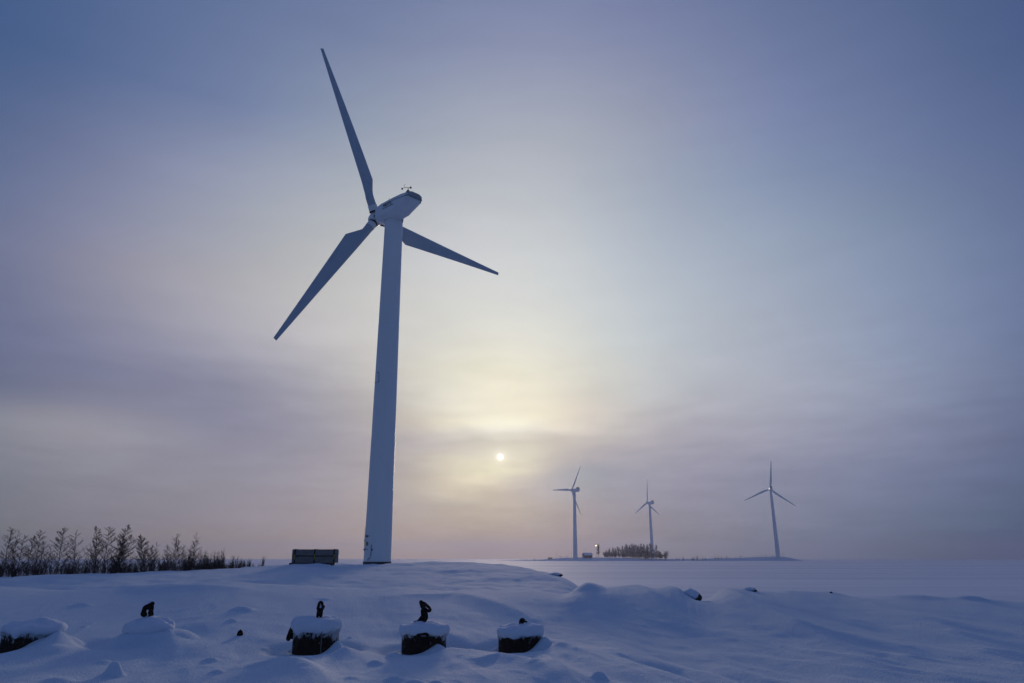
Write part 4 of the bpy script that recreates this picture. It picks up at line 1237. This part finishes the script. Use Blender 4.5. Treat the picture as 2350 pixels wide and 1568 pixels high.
for k in range(3):
    T, B = bush(700 + k, 5, n=9, fan=.45, tr=.08, twr=.06, tw=5)
    root = empty('bare_shrub', (0, 0, 0)); tag(root, 'sparse pale shrub on the crest of the spit', 'shrub', GS); T.build('stem', M['pale_stalk'], root); B.build('crown', M['pale_stalk'], root, smooth=False)
    protos.append(root)
sh = [(1285,1274),(1289,1275),(1298,1274),(1302,1273),(1553,1277),(1559,1277),(1568,1276),(1588,1273),(1592,1275),(1600,1273),(1612,1275),(1619,1276),(1642,1274),(1648,1273),(1656,1274),(1668,1274),(1674,1276),(1688,1276),(1700,1273),(1712,1276),(1730,1273),(1736,1274),(1744,1272),(1749,1271),(1758,1271),(1772,1271),(1777,1272),(1797,1274),(1226,1279),(1260,1279)]
for i, (px, py) in enumerate(sh):
    Y = 836.; b0 = gz_far(px, Y); o = protos[6 + i] if i < 3 else copy_tree(protos[6 + i % 3])
    o.location = b0; h = max(1.0, at(px, py, Y).z - b0.z); s_ = h / 5; o.scale = (s_ * 1.1, s_ * 1.1, s_); o.rotation_euler = (0, 0, rt.uniform(0, 6))

# hut
b0 = gz_far(1348, 833); w = 10.6; dpt = 7
root = empty('small_hut', b0 - Vector((0, 0, .3)), R(18)); tag(root, 'small dark red hut with a snow-covered pitched roof on the spit beside a far turbine', 'hut')
mb = MB(); hw, hd, hh = w / 2 * .82, dpt / 2, 3.0
mb.add([(-hw, -hd, 0), (hw, -hd, 0), (hw, hd, 0), (-hw, hd, 0), (-hw, -hd, hh), (hw, -hd, hh), (hw, hd, hh), (-hw, hd, hh), (-hw, 0, hh + 1.9), (hw, 0, hh + 1.9)],
       [(0, 1, 5, 4), (2, 3, 7, 6), (3, 0, 4, 8, 7), (1, 2, 6, 9, 5)])
mb.build('wall', M['hut_wall'], root, smooth=False)
mb = MB()
for sgn in (-1, 1):
    a, b_, c, d = (-hw - .7, sgn * (hd + .6), hh - .25), (hw + .7, sgn * (hd + .6), hh - .25), (hw + .7, 0, hh + 1.98), (-hw - .7, 0, hh + 1.98)
    e = [(p[0], p[1], p[2] + .4) for p in (a, b_, c, d)]
    mb.add([a, b_, c, d] + e, [(0, 1, 2, 3), (4, 7, 6, 5), (0, 4, 5, 1), (1, 5, 6, 2), (3, 2, 6, 7), (0, 3, 7, 4)])
mb.build('roof', M['ice_snow'], root, smooth=False)
mb = MB(); mb.box((-hw * .3, -hd - .03, 1.7), (1.1, .08, 1.2)); mb.build('window', M['dark_seam'], root, smooth=False)
mb = MB(); mb.box((hw * .45, -hd - .03, 1.15), (1.1, .08, 2.2)); mb.build('door', M['old_wood'], root, smooth=False)

# lit lamp
b0 = gz_far(1368.6, 832); topz = at(1368.6, 1252.5, 832).z - b0.z
root = empty('lamp_post', b0); tag(root, 'lamp post with its warm light switched on, between the hut and the grove', 'lamp post')
mb = MB(); mb.tube([(0, 0, -.5), (0, 0, topz * .5), (0, 0, topz)], [.16, .13, .10], 8); mb.tube([(0, 0, topz), (0, -.5, topz + .1), (0, -1.0, topz)], .07, 6); mb.build('pole', M['dark_metal'], root)
ml = bpy.data.materials.new('lamp_light'); ml.use_nodes = True; bs = ml.node_tree.nodes['Principled BSDF']; bs.inputs['Emission Color'].default_value = (1, .62, .25, 1); bs.inputs['Emission Strength'].default_value = 7
mb = MB(); mb.lathe([(.1, -.42), (.42, -.3), (.5, 0), (.4, .3), (.1, .42)], 16, (0, -1.0, topz)); mb.build('lamp_head', ml, root)
# marker poles
for px, pt, lab, Y in ((1278, 1268, 'thin marker pole with a small head left of the first far turbine', 834), (1342.5, 1259, 'thin mast rising behind the roof of the hut', 845), (1311.5, 1271, 'short post with a small plate just left of the first far turbine', 834), (1797.5, 1271, 'short post with a small plate right of the right-hand far turbine', 836)):
    b0 = gz_far(px, Y); h = at(px, pt, Y).z - b0.z
    o = empty('marker_pole', b0); tag(o, lab, 'pole')
    mb = MB(); mb.tube([(0, 0, -.5), (0, 0, h)], [.10, .07], 6); mb.build('pole', M['dark_metal'], o)
    mb = MB(); mb.lathe([(.1, 0), (.35, .1), (.35, .6), (.1, .7)], 8, (0, 0, h - .3)); mb.build('pole_head', M['dark_metal'], o)
# yellow-brown box at the shore
b0 = gz_far(1262.5, 818); p0 = at(1262.5, 1283.5, 818)
root = empty('storage_box', p0); tag(root, 'small yellow-brown box at the waterline left of the first far turbine', 'box')
mb = MB(); mb.box((0, 0, .8), (4.6, 2.2, 1.7)); mb.build('box_body', M['yellow_box'], root, smooth=False, bevel=.08)
mb = MB(); mb.box((0, 0, 1.72), (4.8, 2.4, .14)); mb.build('box_lid', M['old_wood'], root, smooth=False)

# ------------------------------------------------------------------ airborne frost
mh = bpy.data.materials.new('haze'); mh.use_nodes = True
nt = mh.node_tree; nt.nodes.clear()
pv = nt.nodes.new('ShaderNodeVolumePrincipled'); pv.inputs['Color'].default_value = (*HAZE_ALB, 1); pv.inputs['Density'].default_value = HAZE_DENS; pv.inputs['Anisotropy'].default_value = HAZE_G
ou = nt.nodes.new('ShaderNodeOutputMaterial'); nt.links.new(pv.outputs[0], ou.inputs['Volume'])
mb = MB(); mb.box((0, 0, (HAZE_TOP - 5) / 2), (12600, 12600, HAZE_TOP + 5)); hz = mb.build('haze', mh, smooth=False)
tag(hz, 'thin frosty haze over the ice that fades the far turbines', 'haze', kind='stuff')
